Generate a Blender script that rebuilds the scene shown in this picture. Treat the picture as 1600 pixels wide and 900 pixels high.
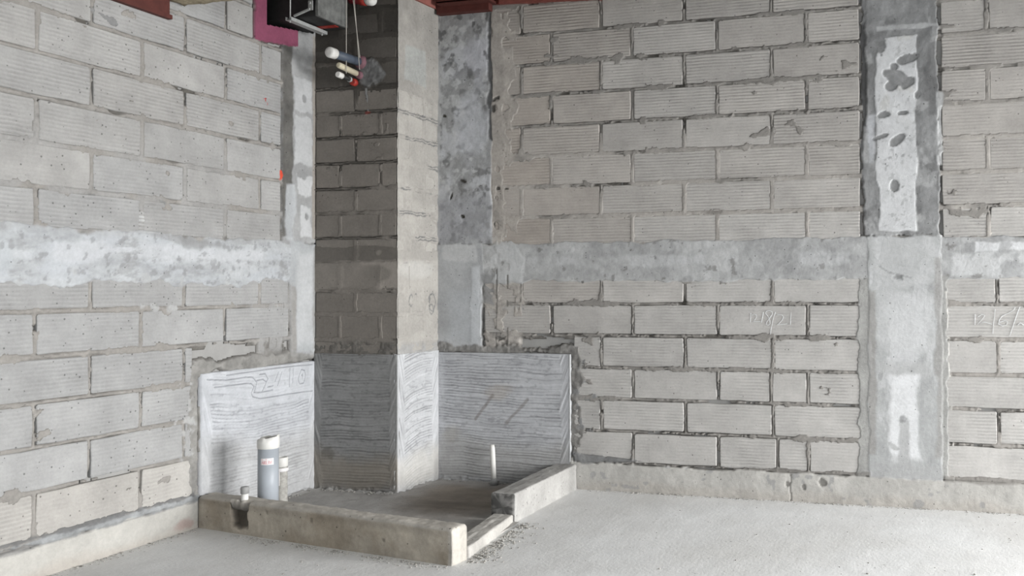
import bpy, bmesh, math, random
import numpy as np
from mathutils import Matrix, Vector, noise as mnoise

scene = bpy.context.scene
for o in list(bpy.data.objects):
    bpy.data.objects.remove(o)
COL = scene.collection
random.seed(7)

# ------------------------------------------------------------------ camera
cam_data = bpy.data.cameras.new('camera')
cam = bpy.data.objects.new('camera', cam_data)
COL.objects.link(cam)
FPX = 1425.35
cam_data.sensor_width = 36.0
cam_data.lens = FPX / 1600 * 36.0
cam_data.shift_x = (800 - 1100.15) / 1600
cam_data.shift_y = (430.81 - 450) / 1600
YAW, PITCH, ROLL = -0.2606954, 0.0147854, -0.0039091
fwd = Vector((math.sin(YAW) * math.cos(PITCH), math.cos(YAW) * math.cos(PITCH), math.sin(PITCH)))
rgt = Vector((math.cos(YAW), -math.sin(YAW), 0))
upv = rgt.cross(fwd)
r2 = rgt * math.cos(ROLL) + upv * math.sin(ROLL)
u2 = upv * math.cos(ROLL) - rgt * math.sin(ROLL)
cam.matrix_world = Matrix(((r2.x, u2.x, -fwd.x, 3.90545), (r2.y, u2.y, -fwd.y, -5.42487),
                           (r2.z, u2.z, -fwd.z, 1.26757), (0, 0, 0, 1)))
cam_data.clip_start = 0.05
scene.camera = cam

# ------------------------------------------------------------------ world, daylight, exposure
world = bpy.data.worlds.new('overcast_sky')
scene.world = world
world.use_nodes = True
bg = world.node_tree.nodes['Background']
bg.inputs[0].default_value = (0.80, 0.90, 1.0, 1)
bg.inputs[1].default_value = 1.0


def daylight(name, loc, aim, sx, sy, power, color, spread=math.pi):
    d = bpy.data.lights.new(name, 'AREA')
    d.shape = 'RECTANGLE'
    d.size, d.size_y, d.energy, d.color = sx, sy, power, color
    o = bpy.data.objects.new(name, d)
    d.spread = spread
    COL.objects.link(o)
    o.location = loc
    o.rotation_euler = (Vector(aim) - Vector(loc)).to_track_quat('-Z', 'Y').to_euler()
    return o


ROOM_X, ROOM_Y, ROOM_Z = 8.6, -9.0, 3.32
daylight('daylight_side_window', (ROOM_X + 0.25, -3.3, 1.5), (0, -3.0, -2.4), 2.8, 2.4, 205, (1.0, 1.0, 0.995), math.radians(98))
daylight('daylight_side_narrow', (ROOM_X + 0.25, -1.0, 1.3), (0, -1.0, -1.2), 1.1, 2.2, 172, (1.0, 1.0, 0.995), math.radians(104))  # narrow source added in an unseen opening to sharpen shadows
daylight('fill_front_opening', (5.4, ROOM_Y - 0.25, 1.45), (5.0, 0, 1.2), 5.0, 2.2, 135, (0.93, 0.97, 1.0))  # fill light added at an unseen opening behind the camera

scene.view_settings.view_transform = 'Standard'
scene.view_settings.look = 'None'
scene.view_settings.gamma = 1.0
scene.view_settings.use_curve_mapping = False
scene.view_settings.exposure = 0.0

# ------------------------------------------------------------------ helpers: naming


def tag(o, label=None, cat=None, group=None, kind=None):
    if label: o['label'] = label
    if cat: o['category'] = cat
    if group: o['group'] = group
    if kind: o['kind'] = kind
    return o


def link(name, me, mat=None, parent=None):
    if mat is not None and not me.materials:
        me.materials.append(mat)
    o = bpy.data.objects.new(name, me)
    COL.objects.link(o)
    if parent is not None:
        o.parent = parent
    return o


def empty(name, loc=(0, 0, 0)):
    o = bpy.data.objects.new(name, None)
    COL.objects.link(o)
    o.location = loc
    o.empty_display_size = 0.05
    return o


def mesh_np(name, V, Q, C=None, smooth=True):
    me = bpy.data.meshes.new(name)
    V = np.ascontiguousarray(V, dtype=np.float32)
    Q = np.ascontiguousarray(Q, dtype=np.int32)
    n = len(Q)
    me.vertices.add(len(V)); me.vertices.foreach_set('co', V.ravel())
    me.loops.add(n * 4); me.loops.foreach_set('vertex_index', Q.ravel())
    me.polygons.add(n)
    me.polygons.foreach_set('loop_start', np.arange(0, n * 4, 4, dtype=np.int32))
    me.polygons.foreach_set('loop_total', np.full(n, 4, dtype=np.int32))
    me.polygons.foreach_set('use_smooth', np.full(n, smooth, dtype=bool))
    if C is not None:
        a = me.attributes.new('Col', 'FLOAT_COLOR', 'POINT')
        c4 = np.ones((len(V), 4), dtype=np.float32); c4[:, :3] = C
        a.data.foreach_set('color', c4.ravel())
    me.update(calc_edges=True)
    me.validate()
    return me


# ------------------------------------------------------------------ helpers: numpy noise
_rng = np.random.default_rng(11)
_LAT = _rng.random((256, 256))


def vnoise(X, Y, seed=0):
    X = X + seed * 17.31 + 1000; Y = Y + seed * 9.77 + 1000
    xi = np.floor(X).astype(int); yi = np.floor(Y).astype(int)
    fx = X - xi; fy = Y - yi
    fx = fx * fx * (3 - 2 * fx); fy = fy * fy * (3 - 2 * fy)
    a = _LAT[yi % 256, xi % 256]; b = _LAT[yi % 256, (xi + 1) % 256]
    c = _LAT[(yi + 1) % 256, xi % 256]; d = _LAT[(yi + 1) % 256, (xi + 1) % 256]
    return (a * (1 - fx) + b * fx) * (1 - fy) + (c * (1 - fx) + d * fx) * fy


def fbm(S, Z, f, octv=4, seed=0, st=(1, 1), gain=0.55):
    t = 0; w = 0; amp = 1
    for i in range(octv):
        t = t + amp * vnoise(S * f * st[0] + i * 5.3, Z * f * st[1] + i * 3.1, seed + i * 3)
        w += amp; amp *= gain; f *= 2.03
    return t / w          # 0..1


def sstep(a, b, x):
    t = np.clip((x - a) / (b - a), 0, 1)
    return t * t * (3 - 2 * t)


def lin(r, g, b):
    def f(c):
        c /= 255
        return c / 12.92 if c <= 0.04045 else ((c + 0.055) / 1.055) ** 2.4
    return np.array([f(r), f(g), f(b)])


def box_mask(S, Z, s0, s1, z0, z1, warp=0.012, f=14, edge=0.004, seed=0):
    w = (fbm(S, Z, f, 4, seed) - 0.5) * 4 * warp
    sd = np.maximum(np.abs(S - (s0 + s1) / 2) - (s1 - s0) / 2, np.abs(Z - (z0 + z1) / 2) - (z1 - z0) / 2)
    return sstep(edge, -edge, sd + w)


def ell_mask(S, Z, sc, zc, a, b, ang=0, warp=0.25, f=25, edge=0.12, seed=0):
    c, s = math.cos(ang), math.sin(ang)
    x = (S - sc) * c + (Z - zc) * s; y = -(S - sc) * s + (Z - zc) * c
    r = np.sqrt((x / a) ** 2 + (y / b) ** 2) + (fbm(S, Z, f, 3, seed) - 0.5) * 4 * warp
    return sstep(1 + edge, 1 - edge, r)


def line_dist(S, Z, pts):
    D = np.full(S.shape, 9.0)
    for (a, b), (c, d) in zip(pts, pts[1:]):
        L2 = (c - a) ** 2 + (d - b) ** 2 + 1e-12
        t = np.clip(((S - a) * (c - a) + (Z - b) * (d - b)) / L2, 0, 1)
        D = np.minimum(D, np.hypot(S - a - t * (c - a), Z - b - t * (d - b)))
    return D


class Raster:
    """height and colour field over a wall face, later cut into the wall's own meshes"""
    def __init__(self, s0, s1, z0, z1, d):
        self.ns = int(round((s1 - s0) / d)) + 1; self.nz = int(round((z1 - z0) / d)) + 1
        self.S, self.Z = np.meshgrid(np.linspace(s0, s1, self.ns), np.linspace(z0, z1, self.nz))
        self.H = np.full(self.S.shape, -0.012)
        self.C = np.zeros(self.S.shape + (3,))
        self.L = np.zeros(self.S.shape, dtype=int)

    def paint(self, m, col, h=None, hmode='lerp'):
        m3 = m[..., None]
        self.C = self.C * (1 - m3) + np.asarray(col) * m3
        if h is not None:
            self.H = self.H * (1 - m) + h * m

    def mottle(self, m, amp, f, octv=4, seed=0, st=(1, 1)):
        n = (fbm(self.S, self.Z, f, octv, seed, st) - 0.5) * 2 * amp * m
        self.C = self.C * (1 + n[..., None])

    def build(self, names, mats, frame, hide=-0.0145, parent=None, base_obj=None):
        ns, nz = self.ns, self.nz
        idx = np.arange(ns * nz).reshape(nz, ns)
        Q = np.stack([idx[:-1, :-1], idx[:-1, 1:], idx[1:, 1:], idx[1:, :-1]], -1).reshape(-1, 4)
        H = self.H.ravel(); L = self.L.ravel()
        QL = L[Q].max(1)
        keep = (H[Q].max(1) > hide)
        V = frame(self.S.ravel(), self.Z.ravel(), H)
        C = self.C.reshape(-1, 3)
        out = {}
        for k, nm in names.items():
            q = Q[keep & (QL == k)]
            if not len(q): continue
            u, inv = np.unique(q, return_inverse=True)
            me = mesh_np(nm, V[u], inv.reshape(-1, 4), np.clip(C[u], 0.004, 0.9))
            out[k] = link(nm, me, mats[k], parent if k != 0 else None)
        if 0 in out and parent is None:
            for k, o in out.items():
                if k: o.parent = out[0]
        return out


# ------------------------------------------------------------------ helpers: materials
def new_mat(name):
    m = bpy.data.materials.new(name); m.use_nodes = True
    nt = m.node_tree
    b = nt.nodes['Principled BSDF']
    b.inputs['Roughness'].default_value = 0.92
    b.inputs['Specular IOR Level'].default_value = 0.2
    return m, nt, b


def N(nt, typ, **kw):
    n = nt.nodes.new(typ)
    for k, v in kw.items():
        if k in n.inputs: n.inputs[k].default_value = v
        else: setattr(n, k, v)
    return n


def math_node(nt, op, a, b=None):
    n = nt.nodes.new('ShaderNodeMath'); n.operation = op
    for i, v in enumerate((a, b)):
        if v is None: continue
        if hasattr(v, 'links') or hasattr(v, 'is_output'): nt.links.new(v, n.inputs[i])
        else: n.inputs[i].default_value = v
    return n.outputs[0]


def maprange(nt, v, a, b, c, d):
    n = nt.nodes.new('ShaderNodeMapRange'); n.clamp = True
    nt.links.new(v, n.inputs[0])
    for i, x in enumerate((a, b, c, d)): n.inputs[i + 1].default_value = x
    return n.outputs[0]


def scale_col(nt, col, fac):
    n = nt.nodes.new('ShaderNodeVectorMath'); n.operation = 'SCALE'
    nt.links.new(col, n.inputs[0]); nt.links.new(fac, n.inputs['Scale'])
    return n.outputs[0]


def position(nt):
    return nt.nodes.new('ShaderNodeNewGeometry').outputs['Position']


def noise_tex(nt, vec, scale, detail=4, rough=0.6, stretch=None):
    if stretch:
        mp = nt.nodes.new('ShaderNodeMapping'); mp.inputs['Scale'].default_value = stretch
        nt.links.new(vec, mp.inputs[0]); vec = mp.outputs[0]
    n = N(nt, 'ShaderNodeTexNoise', Scale=scale, Detail=detail, Roughness=rough)
    nt.links.new(vec, n.inputs['Vector'])
    return n.outputs[0]


def pits(nt, vec, scale, radius, soft=0.06):
    v = N(nt, 'ShaderNodeTexVoronoi', Scale=scale)
    nt.links.new(vec, v.inputs['Vector'])
    sep = nt.nodes.new('ShaderNodeSeparateColor'); nt.links.new(v.outputs['Color'], sep.inputs[0])
    r = math_node(nt, 'MULTIPLY', math_node(nt, 'POWER', sep.outputs[0], 9.0), radius)
    d = math_node(nt, 'SUBTRACT', v.outputs['Distance'], r)
    return maprange(nt, d, -soft, 0.02, 0.0, 1.0)      # 0 inside a pit


def bump(nt, bsdf, height, dist, strength=1.0):
    b = N(nt, 'ShaderNodeBump', Strength=strength, Distance=dist)
    nt.links.new(height, b.inputs['Height'])
    nt.links.new(b.outputs[0], bsdf.inputs['Normal'])


def mat_raster(name, grain=0.10, pit=0.5, bump_d=0.003):
    m, nt, b = new_mat(name)
    a = nt.nodes.new('ShaderNodeAttribute'); a.attribute_name = 'Col'
    p = position(nt)
    n1 = noise_tex(nt, p, 55, 5, 0.7); n2 = noise_tex(nt, p, 9, 4, 0.6)
    f = math_node(nt, 'ADD', maprange(nt, n1, 0.25, 0.75, 1 - grain, 1 + grain), maprange(nt, n2, 0.3, 0.7, -grain * 0.8, grain * 0.8))
    pt = pits(nt, p, 50, pit * 0.5)
    f = math_node(nt, 'MULTIPLY', f, maprange(nt, pt, 0, 1, 0.45, 1))
    nt.links.new(scale_col(nt, a.outputs['Color'], f), b.inputs['Base Color'])
    h = math_node(nt, 'ADD', n1, math_node(nt, 'MULTIPLY', pt, 0.5))
    bump(nt, b, h, bump_d, 0.8)
    return m


def mat_block(name, base, warm, rib_scale=16.5, grain=0.08):
    """combed cement block: horizontal ribs as fine relief, pores, dust"""
    m, nt, b = new_mat(name)
    p = position(nt)
    at = nt.nodes.new('ShaderNodeAttribute'); at.attribute_type = 'OBJECT'; at.attribute_name = 'tint'
    aw = nt.nodes.new('ShaderNodeAttribute'); aw.attribute_type = 'OBJECT'; aw.attribute_name = 'warm'
    ar = nt.nodes.new('ShaderNodeAttribute'); ar.attribute_type = 'OBJECT'; ar.attribute_name = 'ribs'
    mix = nt.nodes.new('ShaderNodeMix'); mix.data_type = 'RGBA'
    nt.links.new(aw.outputs['Fac'], mix.inputs[0])
    mix.inputs[6].default_value = (*base, 1); mix.inputs[7].default_value = (*warm, 1)
    n1 = noise_tex(nt, p, 70, 5, 0.7); n2 = noise_tex(nt, p, 4.5, 5, 0.65); n3 = noise_tex(nt, p, 18, 3, 0.6, (0.5, 0.5, 1.0))
    pt = pits(nt, p, 50, 0.24)
    sep = nt.nodes.new('ShaderNodeSeparateXYZ'); nt.links.new(p, sep.inputs[0])
    wob = math_node(nt, 'MULTIPLY', math_node(nt, 'SUBTRACT', noise_tex(nt, p, 7, 2, 0.5), 0.5), 0.010)
    ph = math_node(nt, 'MULTIPLY', math_node(nt, 'ADD', sep.outputs[2], wob), 20 * rib_scale)
    wv = math_node(nt, 'SINE', ph)
    # ribs are worn or slurried over in places
    ribmask = math_node(nt, 'MULTIPLY', ar.outputs['Fac'], maprange(nt, noise_tex(nt, p, 6, 4, 0.6), 0.34, 0.62, 0.0, 1.0))
    rib = math_node(nt, 'MULTIPLY', wv, ribmask)
    f = math_node(nt, 'ADD', maprange(nt, n1, 0.25, 0.75, 1 - grain, 1 + grain), maprange(nt, n2, 0.3, 0.7, -0.14, 0.14))
    f = math_node(nt, 'ADD', f, maprange(nt, n3, 0.3, 0.7, -0.04, 0.04))
    f = math_node(nt, 'ADD', f, math_node(nt, 'MULTIPLY', rib, 0.085))
    f = math_node(nt, 'MULTIPLY', f, maprange(nt, pt, 0, 1, 0.5, 1))
    f = math_node(nt, 'MULTIPLY', f, at.outputs['Fac'])
    nt.links.new(scale_col(nt, mix.outputs[2], f), b.inputs['Base Color'])
    h = math_node(nt, 'ADD', math_node(nt, 'MULTIPLY', n1, 0.6), math_node(nt, 'MULTIPLY', rib, 0.55))
    h = math_node(nt, 'ADD', h, math_node(nt, 'MULTIPLY', pt, 0.6))
    bump(nt, b, h, 0.003, 0.9)
    return m


def mat_plain(name, col, rough=0.6, metal=0.0, var=0.12, scale=30, bump_d=0.0008, spec=0.35):
    m, nt, b = new_mat(name)
    p = position(nt)
    n = noise_tex(nt, p, scale, 5, 0.65)
    rgb = N(nt, 'ShaderNodeRGB'); rgb.outputs[0].default_value = (*col, 1)
    nt.links.new(scale_col(nt, rgb.outputs[0], maprange(nt, n, 0.25, 0.75, 1 - var, 1 + var)), b.inputs['Base Color'])
    b.inputs['Roughness'].default_value = rough; b.inputs['Metallic'].default_value = metal
    b.inputs['Specular IOR Level'].default_value = spec
    bump(nt, b, n, bump_d, 0.7)
    return m


M_RENDER = mat_raster('cement_render')
M_MORTAR = mat_raster('mortar_bed', 0.14, 0.5, 0.004)
M_COMB = mat_raster('combed_scratch_coat', 0.10, 0.35, 0.002)
M_KERB = mat_raster('cast_kerb_concrete', 0.13, 0.55, 0.003)
M_BLOCK_L = mat_block('left_wall_block', (0.312, 0.311, 0.307), (0.37, 0.35, 0.322))
M_BLOCK_B = mat_block('back_wall_block', (0.415, 0.402, 0.385), (0.36, 0.325, 0.292))
M_BLOCK_S = mat_block('shaft_block', (0.200, 0.182, 0.162), (0.36, 0.344, 0.318), 16.5, 0.12)  # front tone has shade painted in; second tone is for the side

# mortar and plaster colours (albedo)
c_mortar = np.array([0.235, 0.223, 0.207]); c_mdark = np.array([0.115, 0.108, 0.098])
c_white = np.array([0.555, 0.56, 0.565]); c_pale = np.array([0.50, 0.505, 0.505])
c_grey = np.array([0.38, 0.382, 0.38]); c_dark = np.array([0.165, 0.165, 0.165]); c_mid = np.array([0.26, 0.262, 0.262])
c_brown = np.array([0.335, 0.30, 0.265]); c_kerb = np.array([0.42, 0.408, 0.384]); c_cav = np.array([0.05, 0.046, 0.04])

ZL = [-0.03, 0.17, 0.375, 0.578, 0.774, 0.977, 1.178, 1.31, 1.57, 1.738, 1.935, 2.133, 2.332, 2.532, 2.732, 2.932, 3.132, 3.36]


def joint_fields(R, rows, seed):
    """distance to the nearest bed joint and to the nearest head joint"""
    S, Z = R.S, R.Z
    ws = S + (fbm(S, Z, 22, 3, seed) - 0.5) * 0.012
    wz = Z + (fbm(S, Z, 18, 3, seed + 5) - 0.5) * 0.012
    DH = np.full(S.shape, 9.0); DV = np.full(S.shape, 9.0); R.row = np.zeros(S.shape, int)
    for i, (z0, z1, js, a, b) in enumerate(rows):
        m = (Z >= z0) & (Z < z1)
        R.row[m] = i
        DH[m] = np.minimum(np.abs(wz[m] - z0), np.abs(wz[m] - z1))
        for j in js:
            DV[m] = np.minimum(DV[m], np.abs(ws[m] - j))
    return DH, DV


def lay_mortar(R, DH, DV, block_col, seed, wash, darkz, gap=0.0115, cm=None):
    """joints: hollow beside the block, a ridge of squeezed mortar, smears that lap over block edges"""
    S, Z = R.S, R.Z
    cm = c_mortar if cm is None else cm
    rag = (fbm(S, Z, 48, 3, seed + 20) - 0.5) * 0.018
    D = np.minimum(DH, DV)
    n_ridge = fbm(S, Z, 7, 3, seed + 1); n_sm = fbm(S, Z, 5.5, 4, seed + 2); n_d = fbm(S, Z, 3.2, 3, seed + 3)
    vert = (DV < DH)
    dark = np.clip(sstep(0.50, 0.72, n_d + darkz), 0, 1)
    ridge = -0.0095 + 0.0095 * np.clip(1 - D / gap, 0, 1) * sstep(0.35, 0.6, n_ridge)
    ridge = ridge - 0.006 * dark
    R.H = np.where(D < 0.026, ridge, -0.02)
    R.C[:] = cm
    R.mottle(np.ones(S.shape), 0.3, 9, 4, seed + 4)
    R.paint(sstep(0.35, 0.75, n_ridge) * sstep(gap * 0.7, gap * 0.1, D) * 0.55, cm * 1.35)
    R.paint(sstep(gap * 0.4, gap, D) * (0.25 + 0.75 * dark), c_mdark)
    # smears
    ext = 0.0085 + 0.012 * sstep(0.42, 0.70, n_sm) + 0.018 * sstep(0.64, 0.78, fbm(S, Z, 9, 3, seed + 6))
    ext = ext * np.where(vert, 0.7, 1.0) * (1 - 0.75 * dark)
    sm = sstep(ext, ext - 0.004, D + rag) * (n_sm > 0.38)
    R.H = np.maximum(R.H, np.where(sm > 0.3, -0.001 + 0.0035 * sm, -1))
    R.paint(sm * 0.85, cm * 1.02)
    # cavities
    cav = sstep(0.70, 0.76, fbm(S, Z, 8, 3, seed + 8, (0.6, 1)) + 0.06 * darkz) * sstep(gap * 1.5, gap * 0.6, D)
    R.H = R.H - 0.012 * cav * (R.H > -0.015); R.paint(cav * 0.8, c_cav * 1.5)
    # slurry wash that hides joints
    w = wash * sstep(0.03, 0.012, D) * sstep(0.30, 0.5, fbm(S, Z, 4, 3, seed + 9))
    R.H = np.where((w > 0.15) & (D < 0.016), np.maximum(R.H, -0.002 + 0.003 * w), R.H)
    R.paint(w * 0.9, block_col)
    # stray dabs of mortar and scars on the block faces
    dab = sstep(0.80, 0.84, fbm(S, Z, 6.5, 3, seed + 12, (0.7, 1.2)) + (fbm(S, Z, 40, 3, seed + 21) - 0.5) * 0.12)
    R.H = np.maximum(R.H, np.where(dab > 0.2, 0.0015 * dab, -1)); R.paint(dab * (R.H > 0), cm * 1.08)
    return D


# block meshes: irregular outline, eased arris; full blocks share a few meshes
def block_mesh(w, h, seed, jit=0.0028, depth=0.028):
    rnd = random.Random(seed)
    c = 0.006
    pts = []
    nx = 5 if w > 0.3 else 3
    def edge(a, b, n):
        for i in range(n):
            t = i / n
            pts.append((a[0] + (b[0] - a[0]) * t, a[1] + (b[1] - a[1]) * t))
    x, z = w / 2, h / 2
    cor = [(-x + c, -z), (x - c, -z), (x, -z + c), (x, z - c), (x - c, z), (-x + c, z), (-x, z - c), (-x, -z + c)]
    edge(cor[0], cor[1], nx); edge(cor[1], cor[2], 1); edge(cor[2], cor[3], 2); edge(cor[3], cor[4], 1)
    edge(cor[4], cor[5], nx); edge(cor[5], cor[6], 1); edge(cor[6], cor[7], 2); edge(cor[7], cor[0], 1)
    pts = [(px + rnd.uniform(-jit, jit), pz + rnd.uniform(-jit, jit)) for px, pz in pts]
    n = len(pts); V = []; Fc = []
    for (hh, k) in ((-depth, 0.0), (-0.003, 0.0), (0.0, 0.0035)):
        for px, pz in pts:
            V.append((px - math.copysign(min(k, abs(px)), px), hh, pz - math.copysign(min(k, abs(pz)), pz)))
    for r in range(2):
        for i in range(n):
            j = (i + 1) % n
            Fc.append((r * n + i, r * n + j, (r + 1) * n + j, (r + 1) * n + i))
    Fc.append(tuple(2 * n + i for i in range(n)))
    me = bpy.data.meshes.new('block')
    me.from_pydata([(a, -b, c2) for a, b, c2 in V], [], Fc)      # local: x along, -y outward, z up
    me.update()
    return me


_full = {}


def put_block(parent, mat, s0, s1, z0, z1, place, rot, gap, seed, tint, warm, ribs, hoff):
    w, h = s1 - s0 - gap, z1 - z0 - gap
    if w < 0.03 or h < 0.03: return
    if abs(w - 0.530) < 0.010 and abs(h - 0.178) < 0.007:
        k = (mat.name, seed % 6)
        if k not in _full:
            _full[k] = block_mesh(0.530, 0.178, 100 + seed % 6)
            _full[k].materials.append(mat)
        me = _full[k]
    else:
        me = block_mesh(w, h, seed); me.materials.append(mat)
    o = bpy.data.objects.new('block', me)
    COL.objects.link(o); o.parent = parent
    o.location = place((s0 + s1) / 2, (z0 + z1) / 2, hoff); o.rotation_euler = (0, 0, rot)
    o['tint'] = float(tint); o['warm'] = float(warm); o['ribs'] = float(ribs)
    return o


def slab(name, x0, x1, y0, y1, z0, z1, mat, parent=None):
    me = bpy.data.meshes.new(name)
    v = [(x, y, z) for z in (z0, z1) for x, y in ((x0, y0), (x1, y0), (x1, y1), (x0, y1))]
    me.from_pydata(v, [], [(3, 2, 1, 0), (4, 5, 6, 7), (0, 1, 5, 4), (1, 2, 6, 5), (2, 3, 7, 6), (3, 0, 4, 7)])
    me.update()
    return link(name, me, mat, parent)


def box_bm(bm, x0, x1, y0, y1, z0, z1, bev=0.0):
    r = bmesh.ops.create_cube(bm, size=1)
    for v in r['verts']:
        v.co = Vector((x0 + (v.co.x + .5) * (x1 - x0), y0 + (v.co.y + .5) * (y1 - y0), z0 + (v.co.z + .5) * (z1 - z0)))
    if bev > 0:
        es = list({e for v in r['verts'] for e in v.link_edges})
        bmesh.ops.bevel(bm, geom=es, offset=bev, segments=2, affect='EDGES', profile=0.7)


def from_bm(name, bm, mat, parent=None, smooth=False):
    me = bpy.data.meshes.new(name); bm.normal_update(); bm.to_mesh(me); bm.free()
    if smooth:
        for p in me.polygons: p.use_smooth = True
    me.update()
    return link(name, me, mat, parent)


def lathe_between(name, p0, p1, prof, mat, parent=None, seg=32, cap=True):
    """profile [(t along axis in metres from p0, radius)] swept round the axis p0->p1"""
    p0, p1 = Vector(p0), Vector(p1)
    ax = (p1 - p0).normalized()
    a = ax.orthogonal().normalized(); b = ax.cross(a)
    V = []; Fc = []
    for t, r in prof:
        for i in range(seg):
            th = 2 * math.pi * i / seg
            V.append(p0 + ax * t + (a * math.cos(th) + b * math.sin(th)) * r)
    for k in range(len(prof) - 1):
        for i in range(seg):
            j = (i + 1) % seg
            Fc.append((k * seg + i, k * seg + j, (k + 1) * seg + j, (k + 1) * seg + i))
    if cap:
        Fc.append(tuple(reversed(range(seg)))); n = (len(prof) - 1) * seg
        Fc.append(tuple(n + i for i in range(seg)))
    me = bpy.data.meshes.new(name); me.from_pydata([tuple(v) for v in V], [], Fc); me.update()
    o = link(name, me, mat, parent)
    for p in me.polygons: p.use_smooth = len(p.vertices) == 4
    return o


# =================================================================== FLOOR, CEILING, OUTER SHELL
def mat_floor():
    m, nt, b = new_mat('floor_concrete')
    p = position(nt)
    n1 = noise_tex(nt, p, 1.1, 6, 0.62); n2 = noise_tex(nt, p, 60, 4, 0.7); n3 = noise_tex(nt, p, 9, 5, 0.7, (1, 0.5, 1))
    cr = nt.nodes.new('ShaderNodeValToRGB')
    cr.color_ramp.elements[0].position = 0.3; cr.color_ramp.elements[0].color = (0.60, 0.595, 0.58, 1)
    cr.color_ramp.elements[1].position = 0.72; cr.color_ramp.elements[1].color = (0.74, 0.745, 0.745, 1)
    nt.links.new(n1, cr.inputs[0])
    f = math_node(nt, 'ADD', maprange(nt, n2, 0.25, 0.75, 0.94, 1.06), maprange(nt, n3, 0.3, 0.7, -0.06, 0.06))
    scuff = maprange(nt, noise_tex(nt, p, 14, 4, 0.6, (0.6, 1, 1)), 0.70, 0.76, 1.0, 0.72)
    pt = pits(nt, p, 26, 0.2)
    f = math_node(nt, 'MULTIPLY', math_node(nt, 'MULTIPLY', f, scuff), maprange(nt, pt, 0, 1, 0.6, 1))
    nt.links.new(scale_col(nt, cr.outputs[0], f), b.inputs['Base Color'])
    b.inputs['Roughness'].default_value = 0.72; b.inputs['Specular IOR Level'].default_value = 0.35
    bump(nt, b, math_node(nt, 'ADD', n2, math_node(nt, 'MULTIPLY', n3, 2.0)), 0.0025, 0.6)
    return m


M_FLOOR = mat_floor()
M_SHELL = mat_plain('bare_concrete_shell', (0.30, 0.295, 0.285), 0.9, var=0.15, scale=6, bump_d=0.004)
M_CEIL = mat_plain('dark_concrete_soffit', (0.16, 0.155, 0.15), 0.9, var=0.2, scale=5, bump_d=0.004)

floor = tag(slab('floor', -0.25, ROOM_X + 0.2, ROOM_Y - 0.2, 0.25, -0.2, 0.0, M_FLOOR), 'pale dusty concrete floor slab', kind='structure')
tag(slab('ceiling', -0.25, ROOM_X + 0.2, ROOM_Y - 0.2, 0.25, ROOM_Z, ROOM_Z + 0.2, M_CEIL), 'bare concrete soffit above the walls', kind='structure')


def wall_with_opening(name, axis, at, thick, a0, a1, o0, o1, oz0, oz1):
    bm = bmesh.new()
    for (p, q, z0, z1) in ((a0, o0, 0, ROOM_Z), (o1, a1, 0, ROOM_Z), (o0, o1, 0, oz0), (o0, o1, oz1, ROOM_Z)):
        if q - p < 1e-4 or z1 - z0 < 1e-4: continue
        if axis == 'x': box_bm(bm, at, at + thick, p, q, z0, z1)
        else: box_bm(bm, p, q, at, at + thick, z0, z1)
    return tag(from_bm(name, bm, M_SHELL), kind='structure')


bm = bmesh.new()
for (p, q, z0, z1) in ((ROOM_Y, -4.75, 0, ROOM_Z), (-1.85, -1.6, 0, ROOM_Z), (-0.4, 0.25, 0, ROOM_Z), (-4.75, -1.85, 0, 0.2), (-4.75, -1.85, 2.75, ROOM_Z), (-1.6, -0.4, 2.5, ROOM_Z)):
    box_bm(bm, ROOM_X, ROOM_X + 0.2, p, q, z0, z1)
tag(from_bm('wall_right', bm, M_SHELL), kind='structure')
wall_with_opening('wall_front', 'y', ROOM_Y - 0.2, 0.2, -0.25, ROOM_X, 2.8, 8.0, 0.2, 2.7)

# =================================================================== BACK WALL (plane y = 0, faces the room)
frame_b = lambda s, z, h: np.stack([s, -h, z], -1)
DX = 0.006
RB = Raster(0.60, 5.85, 0.0, 3.32, DX)
A0 = [1.231 + 0.5515 * k for k in range(-1, 8)]
B0 = [1.440 + 0.5525 * k for k in range(-1, 7)]


def b_row(z0, z1, kind, low, right, extra=()):
    left = 1.03 if z0 > 1.5 else (0.955 if z0 > 0.84 else 1.585)
    js = [j for j in (A0 if kind == 'A' else B0) if left + 0.06 < j < 3.36] + list(extra)
    right = list(right) + [right[-1] + 0.552 * k for k in (1, 2, 3)]
    return [z0, z1, sorted(js) + [r for r in right if r < 5.8], left, 5.85]


rows_b = [
    b_row(0.17, 0.375, 'B', 1, (4.46,), (2.91,)), b_row(0.375, 0.578, 'A', 1, (4.18, 4.73)), b_row(0.578, 0.774, 'B', 1, (4.46,), (2.874,)),
    b_row(0.774, 0.977, 'A', 1, (4.181, 4.73)), b_row(0.977, 1.178, 'B', 1, (4.46,)), b_row(1.178, 1.36, 'A', 1, (4.177, 4.73)),
    b_row(1.36, 1.55, 'B', 1, (4.46,)), b_row(1.55, 1.738, 'B', 0, (4.135, 4.69)),
    b_row(1.738, 1.935, 'A', 0, (4.41,)), b_row(1.935, 2.133, 'B', 0, (4.133, 4.69)), b_row(2.133, 2.332, 'A', 0, (4.41,)),
    b_row(2.332, 2.532, 'B', 0, (4.135, 4.69)), b_row(2.532, 2.732, 'A', 0, (4.41,)), b_row(2.732, 2.932, 'B', 0, (4.13, 4.69)),
    b_row(2.932, 3.132, 'A', 0, (4.41,)), b_row(3.132, 3.33, 'B', 0, (4.13,))]
S, Z = RB.S, RB.Z
DH, DV = joint_fields(RB, rows_b, 40)
wash_b = np.clip(sstep(2.75, 1.2, S) * sstep(2.35, 2.05, Z) * sstep(1.45, 1.6, Z) * 1.0 + 0.8 * sstep(2.3, 2.0, Z) * sstep(1.5, 1.6, Z) + 0.5 * sstep(3.85, 3.95, S), 0, 1)
darkz_b = 0.14 * sstep(1.2, 0.9, Z) - 0.10 * sstep(1.9, 2.4, Z) - 0.06
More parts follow.
